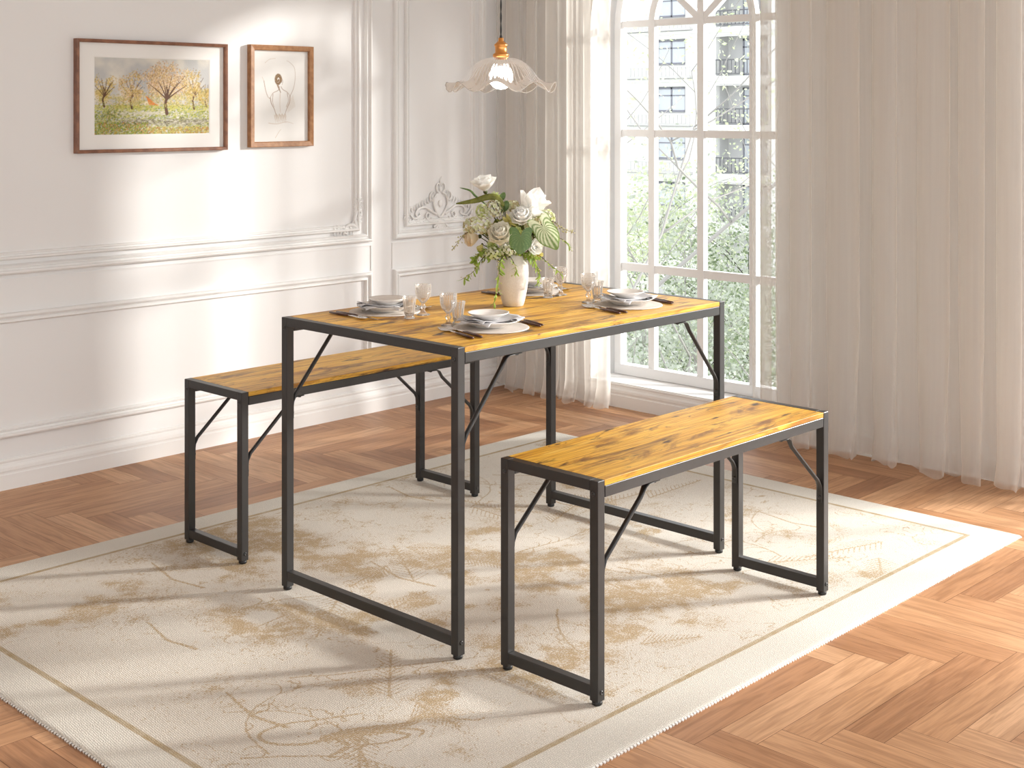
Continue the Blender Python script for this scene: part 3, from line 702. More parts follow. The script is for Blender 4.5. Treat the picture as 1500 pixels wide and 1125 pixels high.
def make_frame_furniture(name, label, cat, loc, Lx, Wy, H, z_lo, brace_dims, top_name):
    t = .024; root = thing(name, label, cat, (loc[0], loc[1], 0)); zt = H
    def top():
        m = MB(); m.box((t + .0008, 0.0006, H - .0135), (Lx - t - .0008, Wy - .0006, H - .0004))
        return m.obj(top_name, M['wood'], root, bevel=.0008)
    top()
    for (xa, sx) in ((0, 1), (Lx - t, -1)):
        bar_box('end_rail', (xa + .0002, t, H - t), (xa + t - .0002, Wy - t, H - .0001), root, bev=.0012)
        bar_box('foot_rail', (xa + .0006, t, z_lo), (xa + t - .0006, Wy - t, z_lo + .0255), root)
        for (ya, sy) in ((0, 1), (Wy - t, -1)):
            lg = bar_box('leg', (xa, ya, .010), (xa + t, ya + t, H), root)
            m = MB(); m.lathe([(.0085, .0), (.0112, .0015), (.0118, .004), (.0118, .0085), (.0105, .0102)], 20, (xa + t / 2, ya + t / 2, 0), cap0=True, cap1=True)
            m.obj('foot_pad', M['rubber'], lg)
            xo = xa if sx > 0 else xa + t
            b1 = bolt(lg, (xo, ya + t / 2 + sy * .001, H - t - .0015 + (.0 if 1 else 0) - .004), 'x')
            if sx < 0: b1.rotation_euler = (0, PI / 2, 0)
            b2 = bolt(lg, (xa + t / 2, ya if sy > 0 else ya + t, z_lo + .012), 'y')
            if sy < 0: b2.rotation_euler = (-PI / 2, 0, 0)
    for ya in (0, Wy - .0235):
        bar_box('side_rail', (t + .0012, ya, H - .0395), (Lx - t - .0012, ya + .0235, H - .0137), root)
    zt_, zb_, xt_, xtab = brace_dims
    for (xo, sx) in ((t, 1), (Lx - t, -1)):
        for ya in (.0118, Wy - .0118):
            xx = (xo + xt_) if sx > 0 else (xo - xt_); xb = (xo + xtab) if sx > 0 else (xo - xtab)
            brace(root, xo, sx, ya, zb_ - .045, zb_, xx, zt_, xb)
    return root
TX, TY, TL, TW, TH = 2.2431, 2.3371, 1.102, .7002, .75
make_frame_furniture('dining_table', 'rectangular dining table with rustic yellow wood top on black square-tube frame', 'table', (TX, TY), TL, TW, TH, .029, (.7105, .515, .155, .205), 'tabletop')
make_frame_furniture('bench', 'rustic wood bench with black metal frame in front of the table, nearest the camera', 'bench', (2.2827, 1.9321), .9711, .3004, .4991, .018, (.4596, .298, .160, .205), 'seat')['group'] = 'matching benches either side of the table'
make_frame_furniture('bench', 'rustic wood bench with black metal frame behind the table, along the panelled wall', 'bench', (2.2806, 3.2795), .9711, .3004, .4991, .018, (.4596, .298, .160, .205), 'seat')['group'] = 'matching benches either side of the table'

# ================================================================== CURTAINS
def make_curtain(label, ya, yb, x0, folds, seed, ztop=CEIL - .03):
    R = random.Random(seed); n = folds * 40; nz = 60
    ph = []; a = 0
    amps = [R.uniform(.55, 1.15) for _ in range(folds + 2)]; wid = [R.uniform(.65, 1.4) for _ in range(folds)]
    tot = sum(wid); edges = [0]
    for q in wid: edges.append(edges[-1] + q / tot)
    def base(u):
        k = min(folds - 1, max(0, next((i for i in range(folds) if u <= edges[i + 1]), folds - 1)))
        t = (u - edges[k]) / (edges[k + 1] - edges[k]); am = amps[k] * (1 - t) + amps[k + 1] * t
        return k, t, am, wid[k] / tot * abs(yb - ya)
    def fn(u, v):
        k, t, am, wd = base(u); z = v * ztop
        low = max(0, 1 - z / .5); hem = max(0, 1 - z / .10)
        x = x0 + .042 * am * math.sin(2 * PI * t + .10 * math.sin(1.5 * z + k)) * (1 + .35 * low)
        y = ya + (yb - ya) * u + wd * .26 * am * math.sin(4 * PI * t + .5) * (1 - .3 * low)
        x += .010 * math.sin(9 * u * folds + k * 2 + z * 1.2) * low - hem * hem * .014
        y += hem * .009 * math.sin(u * folds * 17 + k)
        z += hem * (.006 * math.sin(u * folds * 11 + k * 1.3) + .004 * math.sin(u * folds * 29)) + .011 * (1 - v)
        return (x, y, max(z, FZ + .001))
    m = MB(); m.grid(fn, n, nz)
    # denser rows near the hem
    o = m.obj('curtain', M['curtain']); return tag(o, label, 'curtain', 'sheer curtains either side of the window')
c1 = make_curtain('sheer cream curtain hanging left of the arched window, in the room corner', 4.50, 3.80, 4.585, 6, 4)
c2 = make_curtain('sheer cream curtain hanging right of the arched window, behind the front bench', 3.06, 1.84, 4.585, 8, 9)

# ================================================================== FRAMED PICTURES
def picture_frame(name, label, x0, x1, z0, z1, fw, dep, mat, inner):
    root = thing(name, label, 'picture', ((x0 + x1) / 2, YW, z0))
    X = lambda x: x - (x0 + x1) / 2; Z = lambda z: z - z0
    m = MB(); prof = [(0, 0), (0, -dep), (.002, -dep - .001), (fw - .003, -dep + .001), (fw, -dep + .004), (fw, -.008)]
    vs = []
    for d, h in prof: vs += [(X(x0 + d), h, Z(z0 + d)), (X(x1 - d), h, Z(z0 + d)), (X(x1 - d), h, Z(z1 - d)), (X(x0 + d), h, Z(z1 - d))]
    m.add(vs, [(j * 4 + i, j * 4 + (i + 1) % 4, (j + 1) * 4 + (i + 1) % 4, (j + 1) * 4 + i) for j in range(len(prof) - 1) for i in range(4)])
    m.obj('frame', mat, root)
    MB().box((X(x0 + .004), -.009, Z(z0 + .004)), (X(x1 - .004), -.001, Z(z1 - .004))).obj('backing', M['matboard'], root)
    return root, X, Z
def landscape():
    nx, ny = 290, 170; R = random.Random(21); C = Canvas(nx, ny, lin(206, 206, 200)); n1 = vnoise(ny, nx, 5, 2, 4); n2 = vnoise(ny, nx, 40, 5, 3)
    sky = np.array(lin(226, 220, 206)[:3]); sk2 = np.array(lin(190, 190, 188)[:3]); f = np.clip((n1 - .35) * 3, 0, 1)[..., None]; C.a = sky * f + sk2 * (1 - f)
    L1 = lambda x, y: (x * nx, y * ny)
    def dabs(n, fx, fy, rr, cols, op=.6, fl=1.0):
        for _ in range(n): r = R.uniform(*rr); C.dab(*L1(fx(), fy()), r, lin(*R.choice(cols)), op, r * fl, R.uniform(-.6, .6))
    warm = ((222, 196, 150), (206, 170, 120), (188, 150, 106), (236, 218, 184), (160, 124, 84), (196, 160, 92), (222, 190, 164), (232, 206, 150))
    gold = ((204, 176, 96), (184, 158, 80), (220, 196, 130), (150, 130, 66), (222, 194, 126), (196, 176, 90))
    mist = ((214, 200, 140), (196, 184, 112), (176, 168, 98), (222, 210, 160), (160, 152, 96)); grass = ((160, 168, 60), (190, 188, 84), (132, 146, 48), (206, 200, 110), (112, 128, 44))
    def crown(cx, cy, rx, ry, cols, n):
        for _ in range(max(5, n // 45)):
            a, r = R.uniform(0, 6.28), math.sqrt(R.random()); bx, by = cx + rx * r * math.cos(a), cy + ry * r * math.sin(a); q = R.uniform(.25, .5)
            for _ in range(42): C.dab(*L1(R.gauss(bx, rx * q * .5), R.gauss(by, ry * q * .5)), R.uniform(.6, 1.9), lin(*R.choice(cols)), .62)
    def trunk(x, y, h, w_, sp):
        tr = lin(96, 66, 48); C.line([L1(*p) for p in spline([(x, y), (x - .012, y + h * .22), (x + .006, y + h * .42), (x - .004, y + h * .6)], 5)], w_, tr, .95, w_ * .4)
        for a, e in ((-1, .55), (-.6, .8), (.3, .9), (.7, .7), (1.1, .5), (-.3, .95), (1, .85)):
            C.line([L1(*p) for p in spline([(x, y + h * .3), (x + sp * .35 * a, y + h * (.3 + e * .28)), (x + sp * .85 * a, y + h * (.34 + e * .55))], 5)], w_ * .42, tr, .8, .45)
    for i in range(9): crown(i / 8, .47 + .05 * math.sin(i * 2), .10, .10, mist, 500)
    dabs(5200, R.random, lambda: R.uniform(-.02, .38), (.9, 2.6), grass, .7, .5)
    dabs(500, R.random, lambda: R.uniform(.30, .38), (1, 2.4), ((206, 204, 110), (222, 212, 130), (190, 192, 80)), .7, .4)
    dabs(900, lambda: R.uniform(.22, 1), lambda: R.gauss(.155, .028), (1.5, 4), ((120, 114, 92), (186, 180, 160), (96, 88, 66), (156, 148, 118), (206, 200, 184)), .6, .4)
    dabs(160, lambda: R.uniform(.2, .62), lambda: R.gauss(.275, .012), (1.5, 4), ((206, 200, 180), (222, 216, 200)), .6, .35)
    for i in range(14): C.dab(nx * (.425 + .003 * i), ny * (.40 + .006 * (i % 4)), 2.6, lin(232, 218, 184), .7)
    for i in range(18): C.line([L1(.435 + .005 * i, .50 - .007 * i), L1(.462 + .0045 * i, .385)], 1.0, lin(220, 138, 70), .75)
    crown(.08, .60, .10, .16, gold, 700); trunk(.08, .36, .42, 2.2, .09); trunk(.31, .34, .46, 2.4, .10); crown(.31, .62, .10, .17, warm + gold, 1100)
    trunk(.975, .36, .36, 1.4, .05); crown(.96, .52, .06, .12, gold, 500); trunk(.86, .335, .52, 2.6, .10); crown(.84, .66, .085, .19, gold + warm[3:6], 1200)
    crown(.62, .70, .17, .21, warm, 2400); trunk(.615, .27, .62, 4.2, .19); crown(.60, .76, .16, .16, warm, 900)
    dabs(520, R.random, lambda: R.uniform(.34, .42), (.6, 1.5), gold + grass, .6)
    dabs(800, lambda: R.uniform(0, .45), lambda: R.uniform(0, .16), (.8, 2), ((112, 130, 40), (158, 156, 58), (88, 98, 34), (196, 130, 70), (150, 170, 60)), .6)
    dabs(420, lambda: R.uniform(.45, 1), lambda: R.uniform(0, .09), (.8, 2.4), ((214, 186, 104), (176, 120, 60), (150, 138, 62), (188, 170, 80)), .6)
    dabs(200, lambda: R.gauss(.12, .06), lambda: R.gauss(.24, .05), (.8, 2), ((88, 98, 34), (120, 130, 60), (190, 170, 110)), .6)
    return nx, ny, C.a
p1, X, Z = picture_frame('framed_painting', 'wide walnut framed landscape painting of blossoming trees by a pond, on the panelled wall', 2.440, 3.088, 1.160, 1.579, .0125, .026, M['walnut'], None)
m = MB()
ax0, ax1, az0, az1 = 2.518, 3.010, 1.227, 1.513
vs = []
for (xa, xb, za, zb, y) in ((2.446, 3.082, 1.166, 1.573, -.0115), (ax0 - .004, ax1 + .004, az0 - .004, az1 + .004, -.0115), (ax0, ax1, az0, az1, -.0102)):
    vs += [(X(xa), y, Z(za)), (X(xb), y, Z(za)), (X(xb), y, Z(zb)), (X(xa), y, Z(zb))]
m.add(vs, [(j * 4 + i, j * 4 + (i + 1) % 4, (j + 1) * 4 + (i + 1) % 4, (j + 1) * 4 + i) for j in range(2) for i in range(4)]); m.obj('mat_board', M['matboard'], p1)
nx, ny, rgb = landscape()
grid_mesh('canvas', nx, ny, lambda u, v: (X(ax0 + (ax1 - ax0) * u), -.0100 + 0 * u, Z(az0 + (az1 - az0) * v)), rgb, M['paint'], p1)
def sketch():
    nx, ny = 150, 200; C = Canvas(nx, ny, lin(236, 235, 232)); n1 = vnoise(ny, nx, 5, 8, 4)
    C.a *= (1 - .04 * (n1[..., None] - .5)); P = lambda x, y: (x * nx, (1 - y) * ny)
    col = lin(150, 116, 84); lt = lin(196, 176, 152)
    def st(pts, w0=.7, w1=.4, c=col, op=.6): C.line([P(*p) for p in spline(pts, 6)], w0, c, op, w1)
    # seated figure seen from behind, loose pencil lines
    for k in range(90):
        a = 2 * PI * k / 90 * 3.1; r = .052 * math.sqrt((k + 1) / 90)
        C.dab(*P(.45 + r * math.cos(a) * 1.15, .325 + r * math.sin(a) * 1.15), 1.6, lin(*((120, 92, 60) if k % 3 else (166, 136, 98))), .8)
    for k in range(14): C.dab(*P(.44 + .004 * k, .385 + .006 * k), 2.2 - .08 * k, lin(150, 124, 92), .6)
    st([(.50, .30), (.53, .34), (.52, .38)]); st([(.47, .40), (.45, .44), (.36, .47), (.31, .52)]); st([(.50, .40), (.53, .43), (.61, .46), (.66, .50)])
    st([(.31, .52), (.33, .58), (.38, .64), (.41, .70), (.43, .74)], .9); st([(.66, .50), (.65, .57), (.60, .64), (.57, .70)], .9)
    st([(.20, .34), (.23, .44), (.27, .51), (.31, .53)]); st([(.20, .34), (.17, .30)], .5, .3, lt); st([(.66, .50), (.72, .42), (.75, .32), (.74, .20), (.66, .14), (.60, .12)], .6, .3, col, .45)
    st([(.36, .48), (.35, .56), (.38, .62)], .6); st([(.61, .47), (.63, .55), (.59, .62)], .6); st([(.485, .47), (.48, .58), (.49, .68)], .6, .3, lt)
    for k in range(26): st([(.38 + .008 * k, .70 + .01 * math.sin(k)), (.40 + .008 * k, .76 + .03 * math.sin(k * 1.7))], .5, .3, lt, .5)
    st([(.28, .79), (.42, .80), (.60, .78), (.72, .80)], .5, .3, lt); st([(.40, .95), (.47, .88), (.50, .86)], .5, .3, lt); st([(.22, .15), (.30, .11), (.40, .10)], .4, .3, lt)
    for k in range(12): st([(.60 + .01 * k, .60 - .01 * k), (.62 + .012 * k, .68 - .006 * k)], .4, .3, lt, .35)
    return nx, ny, C.a
p2, X, Z = picture_frame('framed_sketch', 'narrow oak framed pencil sketch of a figure seen from behind, right of the painting', 3.198, 3.516, 1.167, 1.583, .0215, .024, M['oakframe'], None)
nx, ny, rgb = sketch()
grid_mesh('paper', nx, ny, lambda u, v: (X(3.215 + .284 * u), -.0100 + 0 * u, Z(1.184 + .382 * v)), rgb, M['drawing'], p2)

# ================================================================== PENDANT LAMP
def pendant():
    px, py = 2.785, 2.722
    root = thing('pendant_lamp', 'pendant lamp with ruffled clear glass shade and brass socket above the table', 'lamp', (px, py, CEIL))
    zz = lambda z: z - CEIL
    k = 3.895 / 1980.3                                  # metres per pixel at the lamp, from its measured outline
    zv = lambda v: 1.323 - (v - 159.3) * k
    m = MB()
    for s in (0, PI):
        pts = [(.0014 * math.cos(s + q * .55), .0014 * math.sin(s + q * .55), zz(zv(56)) + q * .006) for q in range(int((CEIL - zv(56)) / .006) + 1)]
        m.tube(pts, .0015, 6)
    m.obj('cord', M['cord'], root)
    m = MB(); m.lathe([(.045, 0), (.045, -.018), (.02, -.026), (.004, -.026)], 24, cap0=True); m.obj('ceiling_canopy', M['brass'], root)
    m = MB(); m.lathe([(.0016, zz(zv(50))), (.0028, zz(zv(52))), (.0042, zz(zv(55.7)))], 14, cap0=True, cap1=True); m.obj('cord_grip', M['cord'], root)
    P = [(3.4, 55.5), (3.9, 56), (3.9, 59.8), (5.2, 61), (7.2, 63), (9.3, 64.6), (9.9, 65.8), (9.9, 67.4), (8.8, 68.4), (8.6, 69.4), (8.6, 77), (10.2, 78.2), (11.6, 79.4), (11.9, 80.4), (11.9, 83), (10.5, 83.4), (6, 83.5)]
    m = MB(); m.lathe([(r * k, zz(zv(v))) for r, v in reversed(P)], 40, cap0=True, cap1=True); m.obj('socket', M['brass'], root)
    # ruffled glass shade: bell that flares into an eight-wave skirt
    prof = [(8, 83.2), (14, 83.8), (22, 85.5), (30, 88.8), (37, 93.5), (43, 99.5), (48, 106.5), (52, 113), (57, 119), (63, 123.2), (71, 126.0), (78.5, 127.8)]
    def fn(u, v):
        t = v * (len(prof) - 1); i = min(int(t), len(prof) - 2); q = t - i
        r = prof[i][0] * (1 - q) + prof[i + 1][0] * q; y = prof[i][1] * (1 - q) + prof[i + 1][1] * q
        a = 2 * PI * u; wv = max(0, v - .35) / .65; wv = wv * wv
        wave = math.cos(8 * (a - 3.907 - .30)); rr = r - wv * 3.0 * wave + wv * 3.0 * math.sin(8 * (a - 3.907)) + .45 * math.sin(56 * a) * min(1, v * 4)
        y2 = y + wv * (7.2 * wave) - .0
        return (rr * k * math.cos(a), rr * k * math.sin(a), zz(zv(y2)))
    m = MB(); m.grid(fn, 336, 34, closeu=True); m.obj('shade', M['shade'], root)
    m = MB(); pts = [fn(i / 168, 1.0) for i in range(169)]; m.tube(pts, .0013, 6, cap=False); m.obj('shade_rim', M['rim'], root)
    P = [(.5, 131.0), (6, 130.2), (11.5, 127.4), (15.8, 122.5), (17.8, 116), (17.6, 109.5), (15.2, 102), (11, 95), (7.4, 89), (6.6, 84.5)]
    m = MB(); m.lathe([(r * k, zz(zv(v))) for r, v in P], 32, cap0=True, cap1=True); m.obj('bulb', M['bulb'], root)
pendant()

# ================================================================== TABLEWARE
TZ = TH - .0002
def lathe_obj(prof, mat, name, parent=None, n=48, mod=None): m = MB(); m.lathe(prof, n, mod=mod, cap0=True, cap1=False); return m.obj(name, mat, parent)
def mk_placemat():
    m = MB(); prof = [(.0005, .0030)] + [(r / 1000, .0030 + (.0004 if i % 2 else -.0002)) for i, r in enumerate(range(6, 98, 4))] + [(.0985, .0034), (.1005, .0022), (.1000, .0004), (.096, 0), (.0005, 0)]
    m.lathe(prof, 96, mod=lambda a, t: 1 + (.006 * math.sin(60 * a) if .85 < t < .97 else 0), cap0=True, cap1=True); return m
def mk_plate():
    m = MB(); m.lathe([(.0005, .0), (.040, 0), (.043, .0005), (.044, .0035), (.060, .0085), (.076, .0160), (.0795, .0175), (.0800, .0186), (.0785, .0190), (.062, .0135), (.050, .0085), (.044, .0062), (.0005, .0060)], 96,
                    mod=lambda a, t: 1 + (.006 * math.sin(48 * a) if .3 < t < .75 else 0)); return m
def mk_bowl():
    m = MB(); m.lathe([(.0005, 0), (.024, 0), (.026, .0008), (.027, .003), (.040, .0085), (.0535, .0160), (.0545, .0180), (.0532, .0184), (.048, .0150), (.034, .0080), (.020, .0052), (.0005, .0048)], 64); return m
def mk_napkin(seed, side=-1):
    R = random.Random(seed); f1, f2 = R.uniform(0, 6), R.uniform(0, 6)
    m = MB()
    for layer in range(3):
        rot = (.35, .10, -.28)[layer]; sx, sy = ((.080, .046), (.074, .050), (.066, .044))[layer]; z0 = .0095 + .0030 * layer
        def fn(u, v, layer=layer, rot=rot, sx=sx, sy=sy, z0=z0):
            x, y = (u - .5) * 2 * sx, (v - .5) * 2 * sy
            c, s = math.cos(rot), math.sin(rot); X_, Y_ = x * c - y * s, x * s + y * c
            r = math.hypot(X_, Y_); th = math.atan2(Y_, X_)
            z = z0 + .0008 * layer
            if r > .046:                                 # lies up over the plate's well, then hangs past its rim
                q = r - .046; z += min(q, .030) * .34
                z += (.0012 + .0006 * layer) * math.sin(3 * th + f1 + layer) * min(1, q / .02)
                if r > .080: z -= (r - .080) * .75
            return (X_, Y_, z)
        m.grid(fn, 40, 30)
    # a rolled fold hanging off one edge
    for k, (a, rr) in enumerate(((-.45, .075), (-.75, .074))):
        c = Vector((rr * math.cos(a), rr * math.sin(a), .0175 + .003 * k))
        def fn2(u, v, c=c, a=a, k=k):
            t = 2 * PI * u; w_ = .0036 * (1 - .3 * v)
            d = Vector((math.cos(a + 1.2), math.sin(a + 1.2), 0)); out = Vector((math.cos(a), math.sin(a), 0))
            p = c + d * ((v - .5) * .052) + out * (w_ * 2.6 * math.cos(t)) + Vector((0, 0, w_ * math.sin(t) + .0015 * math.sin(v * 8 + k)))
            return tuple(p)
        m.grid(fn2, 14, 12, closeu=True)
    return m
def mk_fork(root):
    m = MB(); m.tube([(0, -.096, .0036), (0, -.06, .0040), (0, -.02, .0042), (0, -.004, .0036)], [.0030, .0036, .0034, .0024], 8, flat=1.35); m.obj('handle', M['handle'], root)
    m = MB(); m.tube([(0, -.006, .0036), (0, .016, .0040), (0, .030, .0032)], [.0022, .0018, .0024], 8, flat=1.2)
    def fn(u, v): 
        wd = .0022 + .0078 * math.sin(min(1, v * 1.3) * PI / 2); return ((u - .5) * 2 * wd, .029 + .022 * v, .0030 - .0016 * math.sin(v * PI * .8) + .0016 * (2 * u - 1) ** 2)
    m.grid(fn, 9, 8)
    for k in range(4):
        x = (k - 1.5) * .0052; m.tube([(x, .0495, .0016), (x, .060, .0016), (x * .97, .072, .0030), (x * .94, .083, .0062)], [.0015, .0014, .0012, .0007], 6)
    m.obj('head', M['silver'], root, solid=.0011, sol_off=0)
def mk_knife(root):
    m = MB(); m.tube([(0, -.100, .0034), (0, -.06, .0038), (0, -.02, .0038), (0, -.004, .0034)], [.0026, .0034, .0032, .0024], 8, flat=1.4); m.obj('handle', M['handle'], root)
    m = MB()
    P = [(-.0030, -.005), (-.0048, .01), (-.0052, .06), (-.0040, .080), (0, .090), (.0030, .086), (.0034, .01), (.0026, -.005)]
    n = len(P); vs = [(x, y, .0022) for x, y in P] + [(x, y, .0034) for x, y in P]
    m.add(vs, [tuple(reversed(range(n))), tuple(range(n, 2 * n))] + [(i, (i + 1) % n, (i + 1) % n + n, i + n) for i in range(n)]); m.obj('blade', M['silver'], root)
def mk_spoon(root):
    m = MB(); m.tube([(0, -.092, .0036), (0, -.05, .0038), (0, -.016, .0038), (0, -.002, .0034)], [.0026, .0034, .0032, .0022], 8, flat=1.4); m.obj('handle', M['handle'], root)
    m = MB(); m.tube([(0, -.004, .0034), (0, .014, .0040), (0, .030, .0034), (0, .040, .0026)], [.0020, .0017, .0020, .0030], 8, flat=1.2)
    def fn(u, v):
        t = 2 * PI * u; r = v * .98 + .01; return (.0125 * r * math.cos(t), .056 + .020 * r * math.sin(t), .0012 + .0046 * r * r)
    m.grid(fn, 22, 7, closeu=True); m.obj('bowl', M['silver'], root, solid=.0009, sol_off=1)
def mk_goblet(root):
    m = MB(); P = [(.0005, .0), (.0185, 0), (.0195, .0012), (.0175, .0028), (.010, .0050), (.0058, .0095), (.0045, .0140), (.0052, .0175), (.0080, .0205), (.0085, .0235), (.0060, .0265), (.0042, .0295), (.0050, .0330)]
    m.lathe(P, 28, mod=lambda a, t: 1 + .05 * abs(math.cos(6 * a))); m.obj('stem', M['glass'], root)
    P = [(.0035, .0325), (.0075, .0350), (.0125, .0405), (.0165, .0470), (.0195, .0550), (.0210, .0650), (.0215, .0760), (.0216, .0850)]
    fine = []
    for i in range(len(P) - 1):
        for q in range(5): fine.append((P[i][0] + (P[i + 1][0] - P[i][0]) * q / 5, P[i][1] + (P[i + 1][1] - P[i][1]) * q / 5))
    fine.append(P[-1])
    m = MB(); N_ = 120
    m.lathe(fine, N_, mod=lambda a, t: 1 + (.05 * (abs(math.sin(10 * a)) * abs(math.sin(t * PI * 10))) if t < .93 else 0), cap0=True)
    m.lathe([(.0030, .0345), (.0068, .0372), (.0116, .0422), (.0154, .0480), (.0182, .0558), (.0196, .0655), (.0202, .0760), (.0207, .0845), (.0216, .0850)], 40)
    for j in range(9):
        z = .0830 - j * .0047; t = next(i for i in range(len(P) - 1) if P[i + 1][1] >= z); q = (z - P[t][1]) / (P[t + 1][1] - P[t][1]); r = P[t][0] + (P[t + 1][0] - P[t][0]) * q
        for k in range(24):
            a = 2 * PI * k / 24; n0 = len(m.f); m.ball((r * 1.012 * math.cos(a), r * 1.012 * math.sin(a), z), .00165 * (r / .0216) ** .5, 6, 4); m.mi[n0:] = [1] * (len(m.f) - n0)
    n0 = len(m.f); m.tube([(.0214 * math.cos(2 * PI * k / 32), .0214 * math.sin(2 * PI * k / 32), .0850) for k in range(33)], .0006, 5, cap=False); m.mi[n0:] = [1] * (len(m.f) - n0)
    m.obj('cup', [M['glass'], M['bead']], root)
def mk_tumbler(root):
    m = MB(); m.lathe([(.0005, 0), (.0145, 0), (.0155, .0015), (.0145, .0040), (.0115, .0060), (.0110, .0080), (.0125, .0100)], 28, mod=lambda a, t: 1 + .04 * math.cos(12 * a)); m.obj('foot', M['glass'], root)
    P = [(.0105, .0090), (.0128, .0120), (.0140, .022), (.0155, .036), (.0170, .049), (.0188, .056), (.0196, .0600)]
    fine = []
    for i in range(len(P) - 1):
        for q in range(4): fine.append((P[i][0] + (P[i + 1][0] - P[i][0]) * q / 4, P[i][1] + (P[i + 1][1] - P[i][1]) * q / 4))
    fine.append(P[-1])
    m = MB(); m.lathe(fine, 96, mod=lambda a, t: 1 + .045 * abs(math.cos(6 * a)) * (1 if t < .8 else .8), cap0=True); m.lathe([(.0090, .0125), (.0128, .023), (.0143, .037), (.0158, .050), (.0180, .0575), (.0192, .0600)], 48)
    n0 = len(m.f)
    for k in range(12):
        a = 2 * PI * (k + .5) / 12; m.tube([(r * 1.01 * math.cos(a), r * 1.01 * math.sin(a), z) for r, z in P[1:]], [.0006, .0009, .0010, .0011, .0012, .0006], 5)
    m.tube([(.0193 * math.cos(2 * PI * k / 32), .0193 * math.sin(2 * PI * k / 32), .0598) for k in range(33)], .0006, 5, cap=False)
    m.tube([(.0136 * math.cos(2 * PI * k / 32), .0136 * math.sin(2 * PI * k / 32), .018) for k in range(33)], .0012, 5, cap=False)
    m.mi[n0:] = [1] * (len(m.f) - n0); m.obj('cup', [M['glass'], M['bead']], root)

SET = {'near': ((2.510, 2.490), -.29), 'right': ((3.078, 2.490), -.27), 'left': ((2.503, 2.905), PI - .05), 'back': ((3.088, 2.888), PI - .10)}
WH = {'near': 'nearest the camera', 'right': 'at the table\'s right front', 'left': 'at the table\'s far left', 'back': 'behind the vase'}
DET = {'near': 'left front', 'right': 'right front', 'left': 'far left', 'back': 'behind the vase'}
protos = {}
def place(kind, build, setting, dx, dy, dz, drot, label, cat, group, world=False, obj_mesh=False):
    (cx, cy), rz = SET[setting]
    c, s = math.cos(rz), math.sin(rz)
    x, y = (cx + dx, cy + dy) if world else (cx + dx * c - dy * s, cy + dx * s + dy * c)
    if kind not in protos:
        if obj_mesh: o = build().obj(kind, M[obj_mesh])
        else:
            o = bpy.data.objects.new(kind, None); COL.objects.link(o); o.empty_display_size = .02; build(o)
        protos[kind] = o
    else: o = copy_tree(protos[kind])
    o.location = (x, y, TZ + dz); o.rotation_euler = (0, 0, (rz if not world else 0) + drot)
    return tag(o, label, cat, group)
GOB = {'near': (-.053, .106), 'right': (-.040, .118), 'left': (.035, -.122), 'back': (.014, -.112)}
TUM = {'near': (-.012, .112), 'right': (.004, .121), 'left': (-.034, -.142), 'back': (-.056, -.124)}
for st in ('near', 'right', 'left', 'back'):
    W_ = WH[st]
    place('placemat', mk_placemat, st, 0, 0, 0, 0, 'round woven placemat of the place setting ' + W_, 'placemat', 'four place settings', obj_mesh='mat')
    place('dinner_plate', mk_plate, st, 0, .006, .0034, 0, 'ribbed white dinner plate under napkin and bowl, setting ' + W_, 'plate', 'four place settings', obj_mesh='ceramic')
    nk = mk_napkin({'near': 1, 'right': 2, 'left': 3, 'back': 4}[st]).obj('napkin', M['napkin'], solid=.0012, sol_off=1)
    (cx, cy), rz = SET[st]; nk.location = (cx, cy + .003, TZ + .0034); nk.rotation_euler = (0, 0, rz + (.15 if st in ('near', 'right') else .5))
    tag(nk, 'pale grey linen napkin under the bowl, setting ' + W_, 'napkin', 'four place settings')
    place('bowl', mk_bowl, st, -.002, .010, .0225, 0, 'shallow white bowl on its napkin, setting ' + W_, 'bowl', 'four place settings', obj_mesh='ceramic')
    if st != 'back' or True:
        for i, dx in enumerate((-.124, -.100)):
            place('fork', mk_fork, st, dx, -.037 + .004 * i, 0, .03 * i, ('outer' if i == 0 else 'inner') + ' fork with brown handle, setting ' + W_, 'fork', 'cutlery with brown handles')
    if st in ('near', 'right'):
        place('knife', mk_knife, st, .112, .045, 0, .05, 'inner knife with brown handle, setting ' + W_, 'knife', 'cutlery with brown handles')
        place('knife', mk_knife, st, .132, .058, 0, .0, 'outer knife with brown handle, setting ' + W_, 'knife', 'cutlery with brown handles')
    else:
        place('knife', mk_knife, st, .112, .025, 0, .0, 'knife with brown handle, setting ' + W_, 'knife', 'cutlery with brown handles')
        place('spoon', mk_spoon, st, .130, .010, 0, .0, 'spoon with dark brown handle, setting ' + W_, 'spoon', 'cutlery with brown handles')
    place('goblet', mk_goblet, st, *GOB[st], 0, .4, 'clear beaded glass goblet of the place setting ' + W_, 'goblet', 'pressed glass goblets and tumblers', world=True)
    place('tumbler', mk_tumbler, st, *TUM[st], 0, .2, 'short fluted glass tumbler beside the goblet, setting ' + W_, 'tumbler', 'pressed glass goblets and tumblers', world=True)

